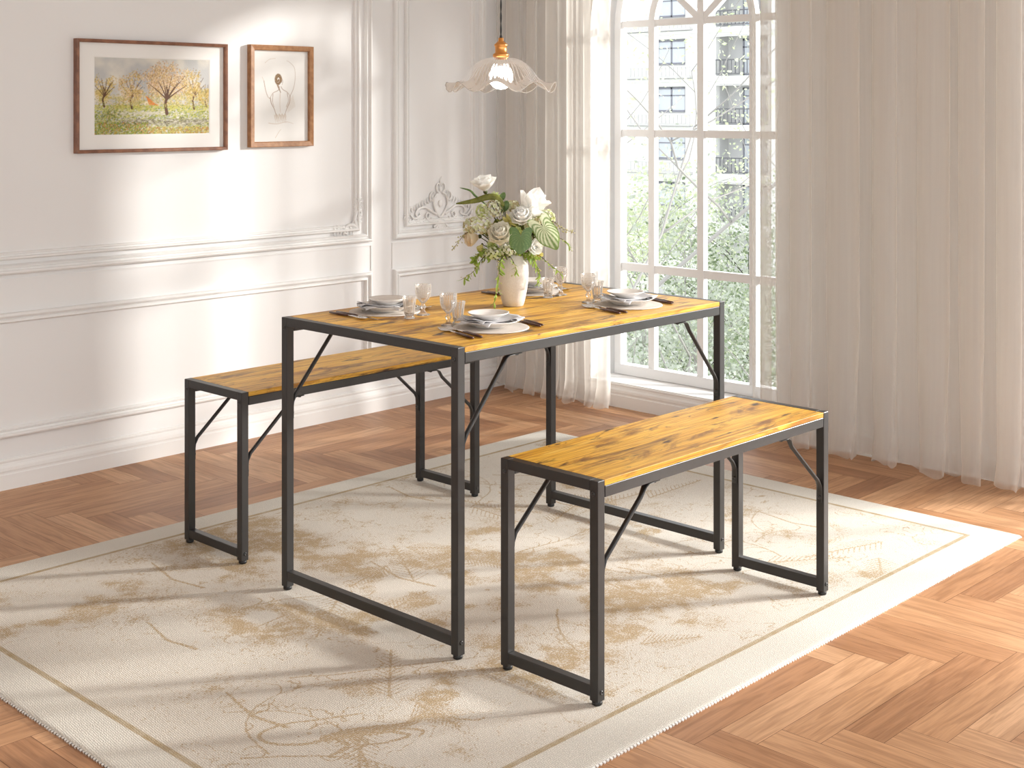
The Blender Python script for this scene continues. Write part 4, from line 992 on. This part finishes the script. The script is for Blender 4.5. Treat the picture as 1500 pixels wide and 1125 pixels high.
# ================================================================== VASE AND FLOWERS
VX, VY = 2.838, 2.724; KV = .001985
def vp(u, v, d=0):
    """point of the bouquet: u, v in photo-scale units from the vase axis, d metres towards the viewer side"""
    q = Vector((VX, VY, 0)) + RGT * ((u - 751.5) * KV) - Vector((FWD.x, FWD.y, 0)) * d
    q.z = 1.323 - (v - 159.3) * KV * (1 - d / 3.93); return q
VT = TZ + .158
m = MB()
VP = [(.0005, 0), (.027, 0), (.0300, .002), (.0345, .018), (.0395, .042), (.0432, .068), (.0450, .094), (.0440, .116), (.0385, .136), (.0315, .148), (.0285, .153), (.0290, .158), (.0270, .1585), (.0255, .152), (.030, .140), (.038, .118), (.038, .06), (.028, .010), (.0005, .008)]
m.lathe(VP, 56); vase = m.obj('vase', M['stoneware']); vase.location = (VX, VY, TZ)
tag(vase, 'speckled off-white stoneware vase holding the bouquet, in the middle of the table', 'vase')

def frame_from(dirv, roll=0):
    z = Vector(dirv).normalized(); a = Vector((0, 0, 1)) if abs(z.z) < .95 else Vector((1, 0, 0))
    x = a.cross(z).normalized(); y = z.cross(x)
    if roll: x, y = x * math.cos(roll) + y * math.sin(roll), y * math.cos(roll) - x * math.sin(roll)
    return x, y, z
def petal(m, c, ax, ang, tilt, L_, W_, cup=.3, curl=0.0, nu=7, nv=7, off=0, tipw=.0, mi=0, wavy=0):
    """petal rooted at c; ax = (x,y,z) frame of the flower; ang round the axis; tilt from the axis"""
    x, y, z = ax; r = x * math.cos(ang) + y * math.sin(ang); t = z.cross(r)
    def fn(u, v):
        s = (u - .5) * 2; wd = W_ * min(1, (v * 1.7 + .06) ** .7) * math.sqrt(max(0, 1 - v ** 5)) * (1 - tipw * v * v) * .5
        th = tilt + curl * v * v; 
        # integrate along the bend approximately
        d = (r * math.sin(tilt + curl * v * .5) + z * math.cos(tilt + curl * v * .5))
        nrm = (r * math.cos(th) - z * math.sin(th))
        p = c + r * off + d * (L_ * v) + t * (wd * s) - nrm * (abs(cup) * wd * s * s)
        if wavy: p = p + nrm * (wavy * math.sin(3 * s + 5 * v + ang * 3))
        return tuple(p)
    m.grid(fn, nu, nv, mi=mi)
def stem_to(root, p, rad=.0013, base=None, sag=0.0, mat='stem'):
    b = base or Vector((VX + random.uniform(-.014, .014), VY + random.uniform(-.014, .014), VT - .08))
    p = Vector(p); mid = b.lerp(p, .45) + Vector((0, 0, .02 + sag)); mid.x = b.x + (p.x - b.x) * .25; mid.y = b.y + (p.y - b.y) * .25
    pts = []
    for i in range(9):
        t = i / 8; pts.append(b * (1 - t) ** 2 + mid * 2 * t * (1 - t) + p * t * t)
    MB().tube([q - Vector(root.location) for q in pts], rad, 6).obj('stem', M[mat], root)
random.seed(77)
def flower(name, label, cat, p, group='flowers in the stoneware vase'):
    return thing(name, label, cat, p, 0, group)
def rose(label, p, R, dirv, mat, layers=((3, .15, .55), (4, .35, .75), (5, .6, .95), (6, .9, 1.0)), name='rose', openness=1.25, wavy=.0010):
    root = flower(name, label, 'flower', p); ax = frame_from(dirv, random.random() * 6); m = MB(); c = -ax[2] * R * .75
    k = 0
    for n, tl, ln in layers:
        for i in range(n):
            k += 1; petal(m, c, ax, 2 * PI * i / n + k * 1.3, tl * openness, R * 1.55 * ln, R * (1.15 + .6 * tl), cup=-.45, curl=-.25 + .35 * tl, off=R * .1 * tl, wavy=wavy)
    m.obj('bloom', M[mat], root)
    MB().ball(c - ax[2] * R * .05, R * .22, 8, 6).obj('calyx', M['stem'], root)
    stem_to(root, Vector(p) + c); return root
def tulip(label, p, R, dirv, mat):
    root = flower('magnolia', label, 'flower', p); ax = frame_from(dirv, .4); m = MB(); c = -ax[2] * R * 1.0
    for n, tl, ln, wd in ((3, .26, 1.0, 1.7), (3, .50, 1.05, 1.75), (3, .80, .95, 1.6)):
        for i in range(n): petal(m, c, ax, 2 * PI * i / n + tl * 5, tl, R * 2.1 * ln, R * wd, cup=-.6, curl=-.2, off=R * .08, tipw=.35, nu=9, nv=10, wavy=.001)
    m.obj('bloom', M[mat], root); stem_to(root, Vector(p) + c, .002); return root
def ranunculus(label, p, R, dirv, mat):
    root = flower('ranunculus', label, 'flower', p); ax = frame_from(dirv, 1.1); m = MB(); c = -ax[2] * R * .7
    k = 0
    for n, tl, ln in ((4, .05, .95), (5, .20, 1.08), (6, .38, 1.16), (7, .58, 1.18), (8, .80, 1.15), (8, 1.05, 1.08), (7, 1.3, .95)):
        for i in range(n):
            k += 1; petal(m, c, ax, 2 * PI * i / n + k * .9, tl, R * 1.25 * ln, R * 1.15, cup=-.5, curl=-.95 + .35 * tl, off=R * .12 * tl, wavy=.0006, nu=6, nv=6)
    m.obj('bloom', M[mat], root); stem_to(root, Vector(p) + c, .0018); return root
def hydrangea(label, p, R, sq, mats, n=60, name='hydrangea', fl=.0056):
    root = flower(name, label, 'flower', p); rr = random.Random(int(p.x * 9e4) ^ 5); m = MB()
    for i in range(n):
        zc = 1 - 1.7 * (i + .5) / n; a = i * 2.39996; s = math.sqrt(max(0, 1 - zc * zc)); d = Vector((s * math.cos(a), s * math.sin(a), zc))
        d = (d + Vector((rr.uniform(-.15, .15),) * 3)).normalized(); q = Vector((d.x * R * sq[0], d.y * R * sq[0], d.z * R * sq[1])) * rr.uniform(.85, 1.08)
        ax = frame_from(d, rr.random() * 6); mi = 1 if rr.random() < .35 else 0
        for k in range(4): petal(m, q - ax[2] * fl * .3, ax, PI / 2 * k, 1.0 + rr.uniform(-.2, .3), fl * 1.2, fl * 1.2, cup=-.3, nu=3, nv=4, mi=mi)
        m.ball(q, fl * .16, 5, 4)
    m.obj('florets', [M[x] for x in mats], root); stem_to(root, Vector(p) - Vector((0, 0, R * .6 * sq[1])), .0015); return root
def pompon(label, p, R, mat, dirv=(0, 0, 1), name='chrysanthemum', n=70):
    root = flower(name, label, 'flower', p); rr = random.Random(7); m = MB()
    fx = frame_from(dirv)
    for i in range(n):
        zc = 1 - 1.5 * (i + .5) / n; a = i * 2.39996; s = math.sqrt(1 - zc * zc)
        d = fx[0] * (s * math.cos(a)) + fx[1] * (s * math.sin(a)) + fx[2] * zc
        ax = frame_from(d, rr.random() * 6); petal(m, Vector((0, 0, 0)), ax, 0, .12, R * rr.uniform(.9, 1.1), R * .26, cup=-.3, curl=.3, nu=3, nv=5)
    m.obj('bloom', M[mat], root); stem_to(root, Vector(p) - fx[2] * R * .2); return root
def blade(m, pts, w0, n=12, twist=0.3, prof=lambda t: math.sin(PI * min(1, t * .9 + .08)) ** .7, side=None):
    P = [Vector(q) for q in spline([tuple(q) for q in pts], 4)]; N_ = len(P)
    def fn(u, v):
        i = min(N_ - 1, int(v * (N_ - 1) + .5)); p = P[i]; t = (P[min(i + 1, N_ - 1)] - P[max(i - 1, 0)]).normalized()
        s = (side or Vector((0, 0, 1))); b_ = (s - t * s.dot(t)).normalized(); b_ = b_ * math.cos(twist) + t.cross(b_) * math.sin(twist)
        q = t.cross(b_); e = (u - .5) * 2; return tuple(p + b_ * (w0 * prof(v) * e) + q * (w0 * .35 * abs(e) * prof(v)))
    m.grid(fn, 5, N_)
def long_leaf(label, pts, w0, mat, twist=.3, name='strap_leaf', stem_p=None):
    root = flower(name, label, 'leaf', pts[0]); m = MB(); blade(m, [Vector(q) - Vector(pts[0]) for q in pts], w0, twist=twist)
    m.obj('blade', M[mat], root, solid=.0006); stem_to(root, pts[0], .0013); return root
def heart_leaf(label, p, sw, sh, dirv, upv, veins, base, second, name='anthurium_leaf'):
    """heart-shaped leaf painted with real vein colouring"""
    root = flower(name, label, 'leaf', p); z = Vector(dirv).normalized(); y = Vector(upv); y = (y - z * y.dot(z)).normalized(); x = y.cross(z)
    nx, ny = 70, 60
    jj, ii = np.mgrid[0:ny, 0:nx]; a = ii / (nx - 1) * 2 * np.pi; r = .02 + .98 * jj / (ny - 1)
    # heart outline in polar form about the petiole point, notch at the top
    th = a; R_ = np.where(True, 0.62 + .30 * np.cos(th - PI) * 1.0, 0)         # th = 0 up
    lobe = 0.50 * np.exp(-((np.abs(np.angle(np.exp(1j * th))) - .72) / .50) ** 2); notch = -.34 * np.exp(-(np.angle(np.exp(1j * th)) / .26) ** 2)
    tip = .20 * np.exp(-(np.angle(np.exp(1j * (th - PI))) / .24) ** 2); R_ = R_ + lobe + notch + tip; U = np.sin(th) * R_ * r; V = np.cos(th) * R_ * r
    W2 = -.16 * (U ** 2) * 1.0 + .05 * np.sin(U * 9) * r * .3
    ang = np.abs(np.angle(np.exp(1j * (th - PI)))); vein = np.zeros_like(r)
    for k in range(7):
        vein = np.maximum(vein, np.exp(-((ang - k * .46 * (1 - .40 * r * r)) / (.040 + .085 * veins[1])) ** 2))
    n = vnoise(ny, nx, 12, 6, 3); f = np.clip(vein * veins[0] + (n - .5) * .4, 0, 1)[..., None]
    rgb = np.array(lin(*base)[:3]) * (1 - f) + np.array(lin(*second)[:3]) * f
    if veins[2]:
        e = (np.clip((r - .90) * 14, 0, 1))[..., None]; rgb = rgb * (1 - e) + np.array(lin(110, 140, 50)[:3]) * e
    def f3(u, v):
        co = [U[..., None] * sw * np.array(x) + V[..., None] * sh * np.array(y) + W2[..., None] * sw * np.array(z)][0]
        return co[..., 0], co[..., 1], co[..., 2]
    o = grid_mesh('blade', nx, ny, f3, rgb, M['anthur'], root)
    o.data.polygons.foreach_set('use_smooth', [True] * len(o.data.polygons))
    stem_to(root, Vector(p) - z * .004, .0014); return root
def branch(label, pts, nleaf, ll, mats=('twig', 'fresh_leaf'), bud=0, name='leafy_branch', seed=1, droop=.6, lw=.17, cat='branch', r0=.0011):
    rr = random.Random(seed); root = flower(name, label, cat, pts[0]); P = [Vector(q) - Vector(pts[0]) for q in spline([tuple(q) for q in pts], 6)]
    MB().tube(P, [r0 * (1 - .6 * i / (len(P) - 1)) for i in range(len(P))], 6).obj('stem', M[mats[0]], root)
    stem_to(root, pts[0], r0, mat=mats[0]); m = MB(); mb = MB(); N_ = len(P)
    for k in range(nleaf):
        i = int((k + .3) / nleaf * (N_ - 1)); t = (P[min(i + 1, N_ - 1)] - P[max(0, i - 1)]).normalized()
        d = (t * .5 + Vector((rr.uniform(-1, 1), rr.uniform(-1, 1), rr.uniform(-1, .4) - droop))).normalized(); l = ll * rr.uniform(.6, 1.15)
        ax = frame_from(d, rr.random() * 6); petal(m, P[i], ax, rr.random() * 6, .18, l, l * lw * 2, cup=-.3, curl=.5, nu=3, nv=6, tipw=.5)
    m.obj('leaves', M[mats[1]], root)
    if bud:
        for k in range(bud):
            i = int(rr.random() * (N_ - 1)); q = P[i] + Vector((rr.uniform(-.008, .008), rr.uniform(-.008, .008), rr.uniform(-.008, .006)))
            mb.ball(q, rr.uniform(.0014, .0026), 7, 5)
            mb.tube([P[i], q], .0004, 4)
        mb.obj('buds', M['bud'], root)
    return root
tow = -Vector((FWD.x, FWD.y, 0)); rt = Vector((RGT.x, RGT.y, 0))
D = lambda a, b_, c: (rt * a + tow * b_ + UP * c)
rose('open white rose at the top left of the bouquet', vp(709, 269, .01), .0315, D(-.15, .25, 1), 'white_petal', layers=((3, .12, .75), (4, .28, .95), (5, .48, 1.05), (6, .72, 1.05)))
pompon('small pale green chrysanthemum just below the top rose', vp(725, 288, .0), .0165, 'lime_petal', D(.3, .3, 1))
long_leaf('long olive blade leaf reaching left below the top rose', [vp(738, 302, .02), vp(730, 291, .02), vp(716, 288, .02), vp(695, 294, .02), vp(668, 298.5, .02)], .0095, 'olive_leaf', .25)
long_leaf('thin curled green leaf at the upper left of the bouquet', [vp(712, 300, -.01), vp(696, 287, -.01), vp(688, 279, -.01), vp(673, 275, -.01)], .0034, 'green_leaf', .5)
long_leaf('small round green leaf left of the bouquet centre, upper', [vp(733, 294, .0), vp(736, 287, .0), vp(739, 282, .0)], .0085, 'green_leaf', .2, 'eucalyptus_leaf')
long_leaf('round green leaf beside the tan hydrangea', [vp(733, 309, .01), vp(739, 302, .01), vp(743, 294, .01)], .0125, 'green_leaf', .2, 'eucalyptus_leaf')
hydrangea('pale green hydrangea head left of the bouquet centre', vp(723, 308, .015), .027, (1, 1.05), ('hyd', 'hydtan'), 60)
hydrangea('light green hydrangea at the left, behind the blade leaf', vp(706, 310, -.01), .018, (1, 1.15), ('lime_petal', 'hyd'), 44)
hydrangea('wide cream and tan hydrangea cluster at the far left', vp(700, 331, .03), .036, (1.2, .75), ('hyd', 'hydtan'), 120, fl=.0055)
hydrangea('tan hydrangea at the top centre of the bouquet', vp(750, 303, -.02), .020, (1.1, .85), ('hydtan', 'hyd'), 50)
hydrangea('greenish hydrangea in the middle, under the white magnolia', vp(783, 328, .01), .030, (1.1, .8), ('hyd', 'hydtan'), 60)
hydrangea('pale hydrangea low in the middle beside the vase mouth', vp(744, 366, .04), .024, (1, .8), ('hyd', 'white_petal'), 44)
tulip('large white magnolia bloom at the top right of the bouquet', vp(780, 301, .0), .043, D(.55, .35, .75), 'white_petal')
ranunculus('round white ranunculus in the upper middle of the bouquet', vp(763, 316, .045), .0310, D(.0, .6, .8), 'white_petal')
ranunculus('large cream ranunculus at the front of the bouquet', vp(733, 341, .065), .0345, D(-.1, .8, .6), 'cream_petal')
pompon('spiky yellow-green chrysanthemum between the two ranunculus', vp(745, 326, .02), .026, 'yellow_petal', D(-.1, .6, .7), n=60)
pompon('small lime chrysanthemum above the dark heart leaf', vp(758, 338, .04), .015, 'lime_petal', D(.1, .7, .5), n=50)
pompon('lime green chrysanthemum low at the left front', vp(720, 358, .03), .017, 'lime_petal', D(-.3, .7, .2), n=60)
pompon('yellow-green chrysanthemum low at the right, beside the vase', vp(786, 372, .0), .021, 'yellow_petal', D(.4, .5, -.2), n=60)
rose('peach tulip drooping at the lower left of the bouquet', vp(692, 349, .01), .029, D(-.75, .35, -.15), 'peach_petal', layers=((3, .25, 1.0), (4, .5, 1.05)), name='tulip')
rose('small golden tulip hanging at the lower left', vp(704, 363, .02), .0150, D(-.35, .4, -.75), 'yellow_petal', layers=((3, .25, 1.0), (4, .5, 1.0)), name='tulip')
rose('cream rosebud half hidden behind the variegated leaf', vp(786, 355, .0), .017, D(.3, .5, .3), 'cream_petal')
hydrangea('pale hydrangea at the right, between magnolia and striped leaf', vp(799, 318, -.02), .026, (1.1, .85), ('hyd', 'lime_petal'), 60)
hydrangea('cream hydrangea low at the left front of the vase mouth', vp(722, 372, .04), .022, (1.15, .85), ('hyd', 'lime_petal'), 56)
hydrangea('lime hydrangea behind the two ranunculus', vp(752, 336, -.03), .034, (1.2, .9), ('lime_petal', 'hyd'), 80)
rose('white rosebud low at the right beside the dark leaf', vp(784, 362, .03), .018, D(.4, .7, .1), 'white_petal')
heart_leaf('dark green heart-shaped leaf at the front of the bouquet', vp(762, 348, .085), .0480, .0430, D(.0, 1, .15), D(.03, .1, 1), (.75, .0, 0), (84, 116, 52), (128, 156, 88))
heart_leaf('large white-and-green striped heart leaf at the right of the bouquet', vp(796, 335, .06), .0500, .0640, D(.15, 1, .35), D(-.45, .15, .9), (1.0, .75, 1), (226, 232, 196), (98, 132, 50))
branch('long leafy branch hanging down in front of the vase', [vp(738, 372, .05), vp(733, 385, .07), vp(731, 402, .075), vp(728, 425, .07), vp(723, 448, .06)], 34, .024, bud=22, seed=3)
branch('short leafy branch drooping to the left', [vp(718, 368, .04), vp(706, 380, .05), vp(694, 398, .05), vp(676, 410, .05)], 26, .022, bud=14, seed=4)
branch('leafy branch hanging at the right of the vase', [vp(774, 366, .03), vp(782, 380, .04), vp(788, 398, .04), vp(790, 416, .03)], 30, .022, bud=16, seed=5)
branch('arching leafy branch reaching over the back setting', [vp(778, 366, .02), vp(794, 378, .02), vp(808, 390, .02), vp(824, 402, .0)], 22, .019, bud=8, seed=6)
branch('cascading leafy branch between vase and long branch', [vp(744, 372, .05), vp(752, 384, .06), vp(756, 396, .06), vp(754, 402, .06)], 16, .016, bud=14, seed=8)
branch('budded sprig reaching out to the upper right', [vp(790, 330, .0), vp(808, 324, .0), vp(824, 335, .0), vp(841, 341, .0)], 5, .012, bud=46, name='budded_sprig', seed=9, droop=0, mats=('twig', 'olive_leaf'))
branch('leafy sprig at the far right of the bouquet', [vp(808, 345, .0), vp(822, 350, .0), vp(830, 356, .0), vp(836, 364, .0)], 14, .017, bud=6, name='leafy_sprig', seed=10)
branch('budded sprig reaching out to the lower left', [vp(698, 336, .0), vp(682, 342, .01), vp(672, 354, .01), vp(662, 366, .01)], 5, .012, bud=40, name='budded_sprig', seed=12, droop=0, mats=('twig', 'olive_leaf'))
branch('bushy green filler around the mouth of the vase', [vp(716, 376, .02), vp(735, 366, .03), vp(755, 366, .03), vp(780, 378, .02)], 90, .026, bud=30, name='filler_foliage', seed=14, droop=.1, mats=('stem', 'fresh_leaf'), lw=.26, cat='foliage')
branch('lime leafy filler at the lower left of the bouquet', [vp(726, 362, .03), vp(712, 366, .035), vp(700, 374, .03), vp(694, 384, .03)], 60, .020, bud=30, name='filler_foliage', seed=21, droop=0, mats=('stem', 'fresh_leaf'), lw=.24, cat='foliage')
branch('loose green filler inside the crown of the bouquet', [vp(712, 345, .0), vp(735, 330, .0), vp(765, 334, .0), vp(790, 350, .0)], 150, .030, bud=40, name='filler_foliage', seed=15, droop=-.3, mats=('stem', 'olive_leaf'), lw=.22, cat='foliage')

# ================================================================== OUTSIDE
GZ = -12.0
struct(MB().box((6, -160, GZ - .3), (220, 260, GZ)).obj('ground', M['ground']))
def apartment():
    BX = 69.0; FH = 3.02
    root = thing('apartment_building', 'white apartment building with balconies seen through the arched window', 'building', (BX, 50, GZ))
    W = lambda x, y, z: (x - BX, y - 50, z - GZ)
    floors = [GZ + .2 + FH * k for k in range(0, 9)]
    # y positions: bays repeat along the facade; balcony recess bays and flat window bays
    bays = [(44.3, 50.3, 'balcony'), (50.3, 57.6, 'window'), (57.6, 62.0, 'narrow'), (38.3, 44.3, 'narrow'), (62.0, 68.0, 'balcony'), (32, 38.3, 'balcony')]
    m = MB(); y0, y1 = 32, 68; top = floors[-1] + FH
    wall = MB(); rec = MB(); bands = MB()
    for y_a, y_b, kind in bays:
        for z in floors:
            if kind == 'balcony': ya, yb, za, zb = y_a + .8, y_a + 4.55, z + .05, z + 2.55
            elif kind == 'window': ya, yb, za, zb = y_a + .9, y_a + 3.4, z + .75, z + 2.45
            else: ya, yb, za, zb = y_a + 1.5, y_a + 2.7, z + .8, z + 2.35
            # wall around the opening
            wall.box(W(BX, y_a, z), W(BX + .4, ya, z + FH)); wall.box(W(BX, yb, z), W(BX + .4, y_b, z + FH))
            wall.box(W(BX, ya, z), W(BX + .4, yb, za)); wall.box(W(BX, ya, zb), W(BX + .4, yb, z + FH))
            dp = 1.3 if kind == 'balcony' else .3
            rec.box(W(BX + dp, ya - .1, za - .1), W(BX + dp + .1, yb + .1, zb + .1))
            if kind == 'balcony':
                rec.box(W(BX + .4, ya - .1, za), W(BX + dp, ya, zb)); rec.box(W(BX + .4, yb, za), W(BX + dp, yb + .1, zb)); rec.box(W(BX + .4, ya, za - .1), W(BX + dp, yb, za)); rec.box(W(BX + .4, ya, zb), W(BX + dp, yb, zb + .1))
        if kind == 'window': pass
    for z in floors: bands.box(W(BX - .12, y0, z + FH - .28), W(BX, y1, z + FH - .08)); bands.box(W(BX - .05, y0, z + FH - .55), W(BX, y1, z + FH - .50))
    wall.box(W(BX + 1.6, y0, GZ), W(BX + 9, y1, top)); wall.box(W(BX - .2, y0, top), W(BX + 9, y1, top + .5))
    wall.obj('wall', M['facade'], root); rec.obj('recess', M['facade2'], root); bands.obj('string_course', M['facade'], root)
    for y_a, y_b, kind in bays:
        for z in floors[2:]:
            if kind == 'balcony': ya, yb, za, zb, dp = y_a + .9, y_a + 3.4, z + .05, z + 2.35, 1.22
            elif kind == 'window': ya, yb, za, zb, dp = y_a + 1.0, y_a + 3.3, z + .85, z + 2.4, .22
            else: ya, yb, za, zb, dp = y_a + 1.6, y_a + 2.6, z + .9, z + 2.3, .22
            m = MB(); t = .11; x = BX + dp
            for (a, b_, c, d) in ((ya, yb, za, za + t), (ya, yb, zb - t, zb), (ya, ya + t, za, zb), (yb - t, yb, za, zb), ((ya + yb) / 2 - t / 2, (ya + yb) / 2 + t / 2, za, zb), (ya, yb, zb - .55, zb - .48)):
                m.box(W(x, a, c), W(x + .07, b_, d))
            fr = m.obj('window', M['extframe'], root)
            MB().box(W(x + .03, ya, za), W(x + .05, yb, zb)).obj('pane', M['extglass'], fr)
            if kind == 'balcony':
                m = MB(); m.box(W(BX - .05, y_a + .8, z + 1.0), W(BX, y_a + 4.55, z + 1.07)); m.box(W(BX - .05, y_a + .8, z + .15), W(BX, y_a + 4.55, z + .2))
                n = 14
                for i in range(n): yy = y_a + .82 + i * 3.7 / (n - 1); wd = .035 if i % 4 == 0 else .018; m.box(W(BX - .04, yy - wd, z + .15), W(BX - .01, yy + wd, z + 1.0))
                m.obj('balcony_railing', M['railing'], root)
            elif kind == 'window':
                m = MB(); m.box(W(BX - .35, y_a + .3, z - .05), W(BX, y_b - .3, z + .10)); m.box(W(BX - .33, y_a + .3, z + .62), W(BX - .25, y_b - .3, z + .68))
                n = 22
                for i in range(n): yy = y_a + .35 + i * (y_b - y_a - .7) / (n - 1); m.box(W(BX - .31, yy - .02, z + .1), W(BX - .27, yy + .02, z + .65))
                m.obj('balustrade', M['pale_rail'], root)
apartment()

def leafquads(m, rr, c, spread, n, s):
    for _ in range(n):
        while True:
            d = Vector((rr.uniform(-1, 1), rr.uniform(-1, 1), rr.uniform(-1, 1)))
            if d.length < 1: break
        p = Vector(c) + Vector((d.x * spread[0], d.y * spread[1], d.z * spread[2])); q = s * rr.uniform(.6, 1.3)
        a = Vector((rr.uniform(-1, 1), rr.uniform(-1, 1), rr.uniform(-1, 1))).normalized() * q; b_ = a.orthogonal().normalized() * q * .8
        m.add([p, p + a * .6 + b_ * .5, p + a * 1.2, p + a * .6 - b_ * .5], [(0, 1, 2, 3)])
def grow(rr, p, d, L_, r, depth, tubes, tips, up=.15):
    pts = [p]; n = 5; q = Vector(p)
    for i in range(n):
        d = (d + Vector((rr.uniform(-.16, .16), rr.uniform(-.16, .16), rr.uniform(-.10, .14) + up * .1))).normalized(); q = q + d * L_ / n; pts.append(q.copy())
    tubes.append((pts, r, r * .6))
    if depth == 0: tips.append((pts[-1], d)); tips.append((pts[3], d)); return
    for k in range(3 if depth > 1 else 3):
        i = 2 + k if k < 3 else 4; b_ = pts[min(i + 1, n)]
        a = rr.uniform(0, 6.28); side = Vector((math.cos(a), math.sin(a), rr.uniform(-.1, .6))).normalized()
        grow(rr, b_, (d * .7 + side * .75).normalized(), L_ * rr.uniform(.5, .72), r * .55, depth - 1, tubes, tips, up)
def tree(label, x, y, h, r, cl, nleaf, ls, mats, seed, depth=3, group='trees outside the window', name='tree', trunkfrac=.42, lean=(0, 0)):
    r *= .32; ls *= .72; nleaf = int(nleaf * 1.7)
    rr = random.Random(seed); root = thing(name, label, 'tree', (x, y, GZ), 0, group); tubes, tips = [], []
    grow(rr, Vector((0, 0, 0)), Vector((lean[0], lean[1], 1)).normalized(), h * trunkfrac, r, 0, tubes, [], 0)
    p = tubes[0][0][-1]
    for k in range(5):
        a = k * 1.256 + rr.uniform(-.4, .4); grow(rr, p - Vector((0, 0, rr.uniform(0, h * .12))), Vector((math.cos(a) * .8, math.sin(a) * .8, rr.uniform(.4, 1.0))).normalized(), h * .30, r * .6, depth - 1, tubes, tips)
    grow(rr, p, Vector((0, 0, 1)), h * .34, r * .6, depth - 1, tubes, tips)
    m = MB()
    for pts, a, b_ in tubes: m.tube(pts, [a + (b_ - a) * i / (len(pts) - 1) for i in range(len(pts))], 6)
    m.obj('trunk', M[mats[0]], root); m = MB(); per = max(1, nleaf // len(tips))
    for (q, d) in tips: leafquads(m, rr, q, (cl, cl, cl * .8), per, ls)
    m.obj('foliage', M[mats[1]], root); return root
tree('slender pale-leaved tree close outside the left panes of the window', 13.6, 12.35, 17.0, .13, .75, 3600, .085, ('bark', 'tree_a'), 31, trunkfrac=.62)
tree('leaning tree with dark branches outside the middle panes', 17.0, 11.0, 12.8, .17, .9, 3800, .10, ('bark', 'tree_c'), 5, lean=(-.1, .25))
tree('leafy tree with dark branches outside the right panes', 15.0, 8.6, 12.0, .15, .75, 4200, .085, ('bark2', 'tree_b'), 8, lean=(.05, .1))
tree('bushy pale tree farther off behind the left panes', 28, 24, 11.5, .2, 1.3, 5200, .14, ('bark', 'tree_a'), 12)
tree('rounded grey-green tree farther off behind the middle panes', 27, 19.5, 10.5, .2, 1.3, 5200, .14, ('bark', 'tree_c'), 13)
tree('rounded sage tree beside the building, behind the right panes', 30, 18.5, 11.5, .2, 1.3, 5600, .14, ('bark2', 'tree_b'), 14)
tree('low spreading tree near the ground behind the middle panes', 20, 13.2, 8.6, .18, 1.0, 4600, .11, ('bark', 'tree_c'), 15)
tree('low leafy tree near the ground behind the right panes', 19, 11.0, 9.0, .18, 1.0, 4800, .11, ('bark2', 'tree_b'), 16)
tree('pale crown of a distant tree in front of the building', 40, 31, 11.5, .22, 1.6, 5600, .18, ('bark', 'tree_a'), 17)
tree('distant grey-green tree at the foot of the building', 42, 27, 9.5, .22, 1.6, 5200, .18, ('bark', 'tree_c'), 18)
tree('low tree behind the left panes near the paving', 20, 16.6, 8.4, .18, 1.0, 4600, .11, ('bark', 'tree_c'), 19)
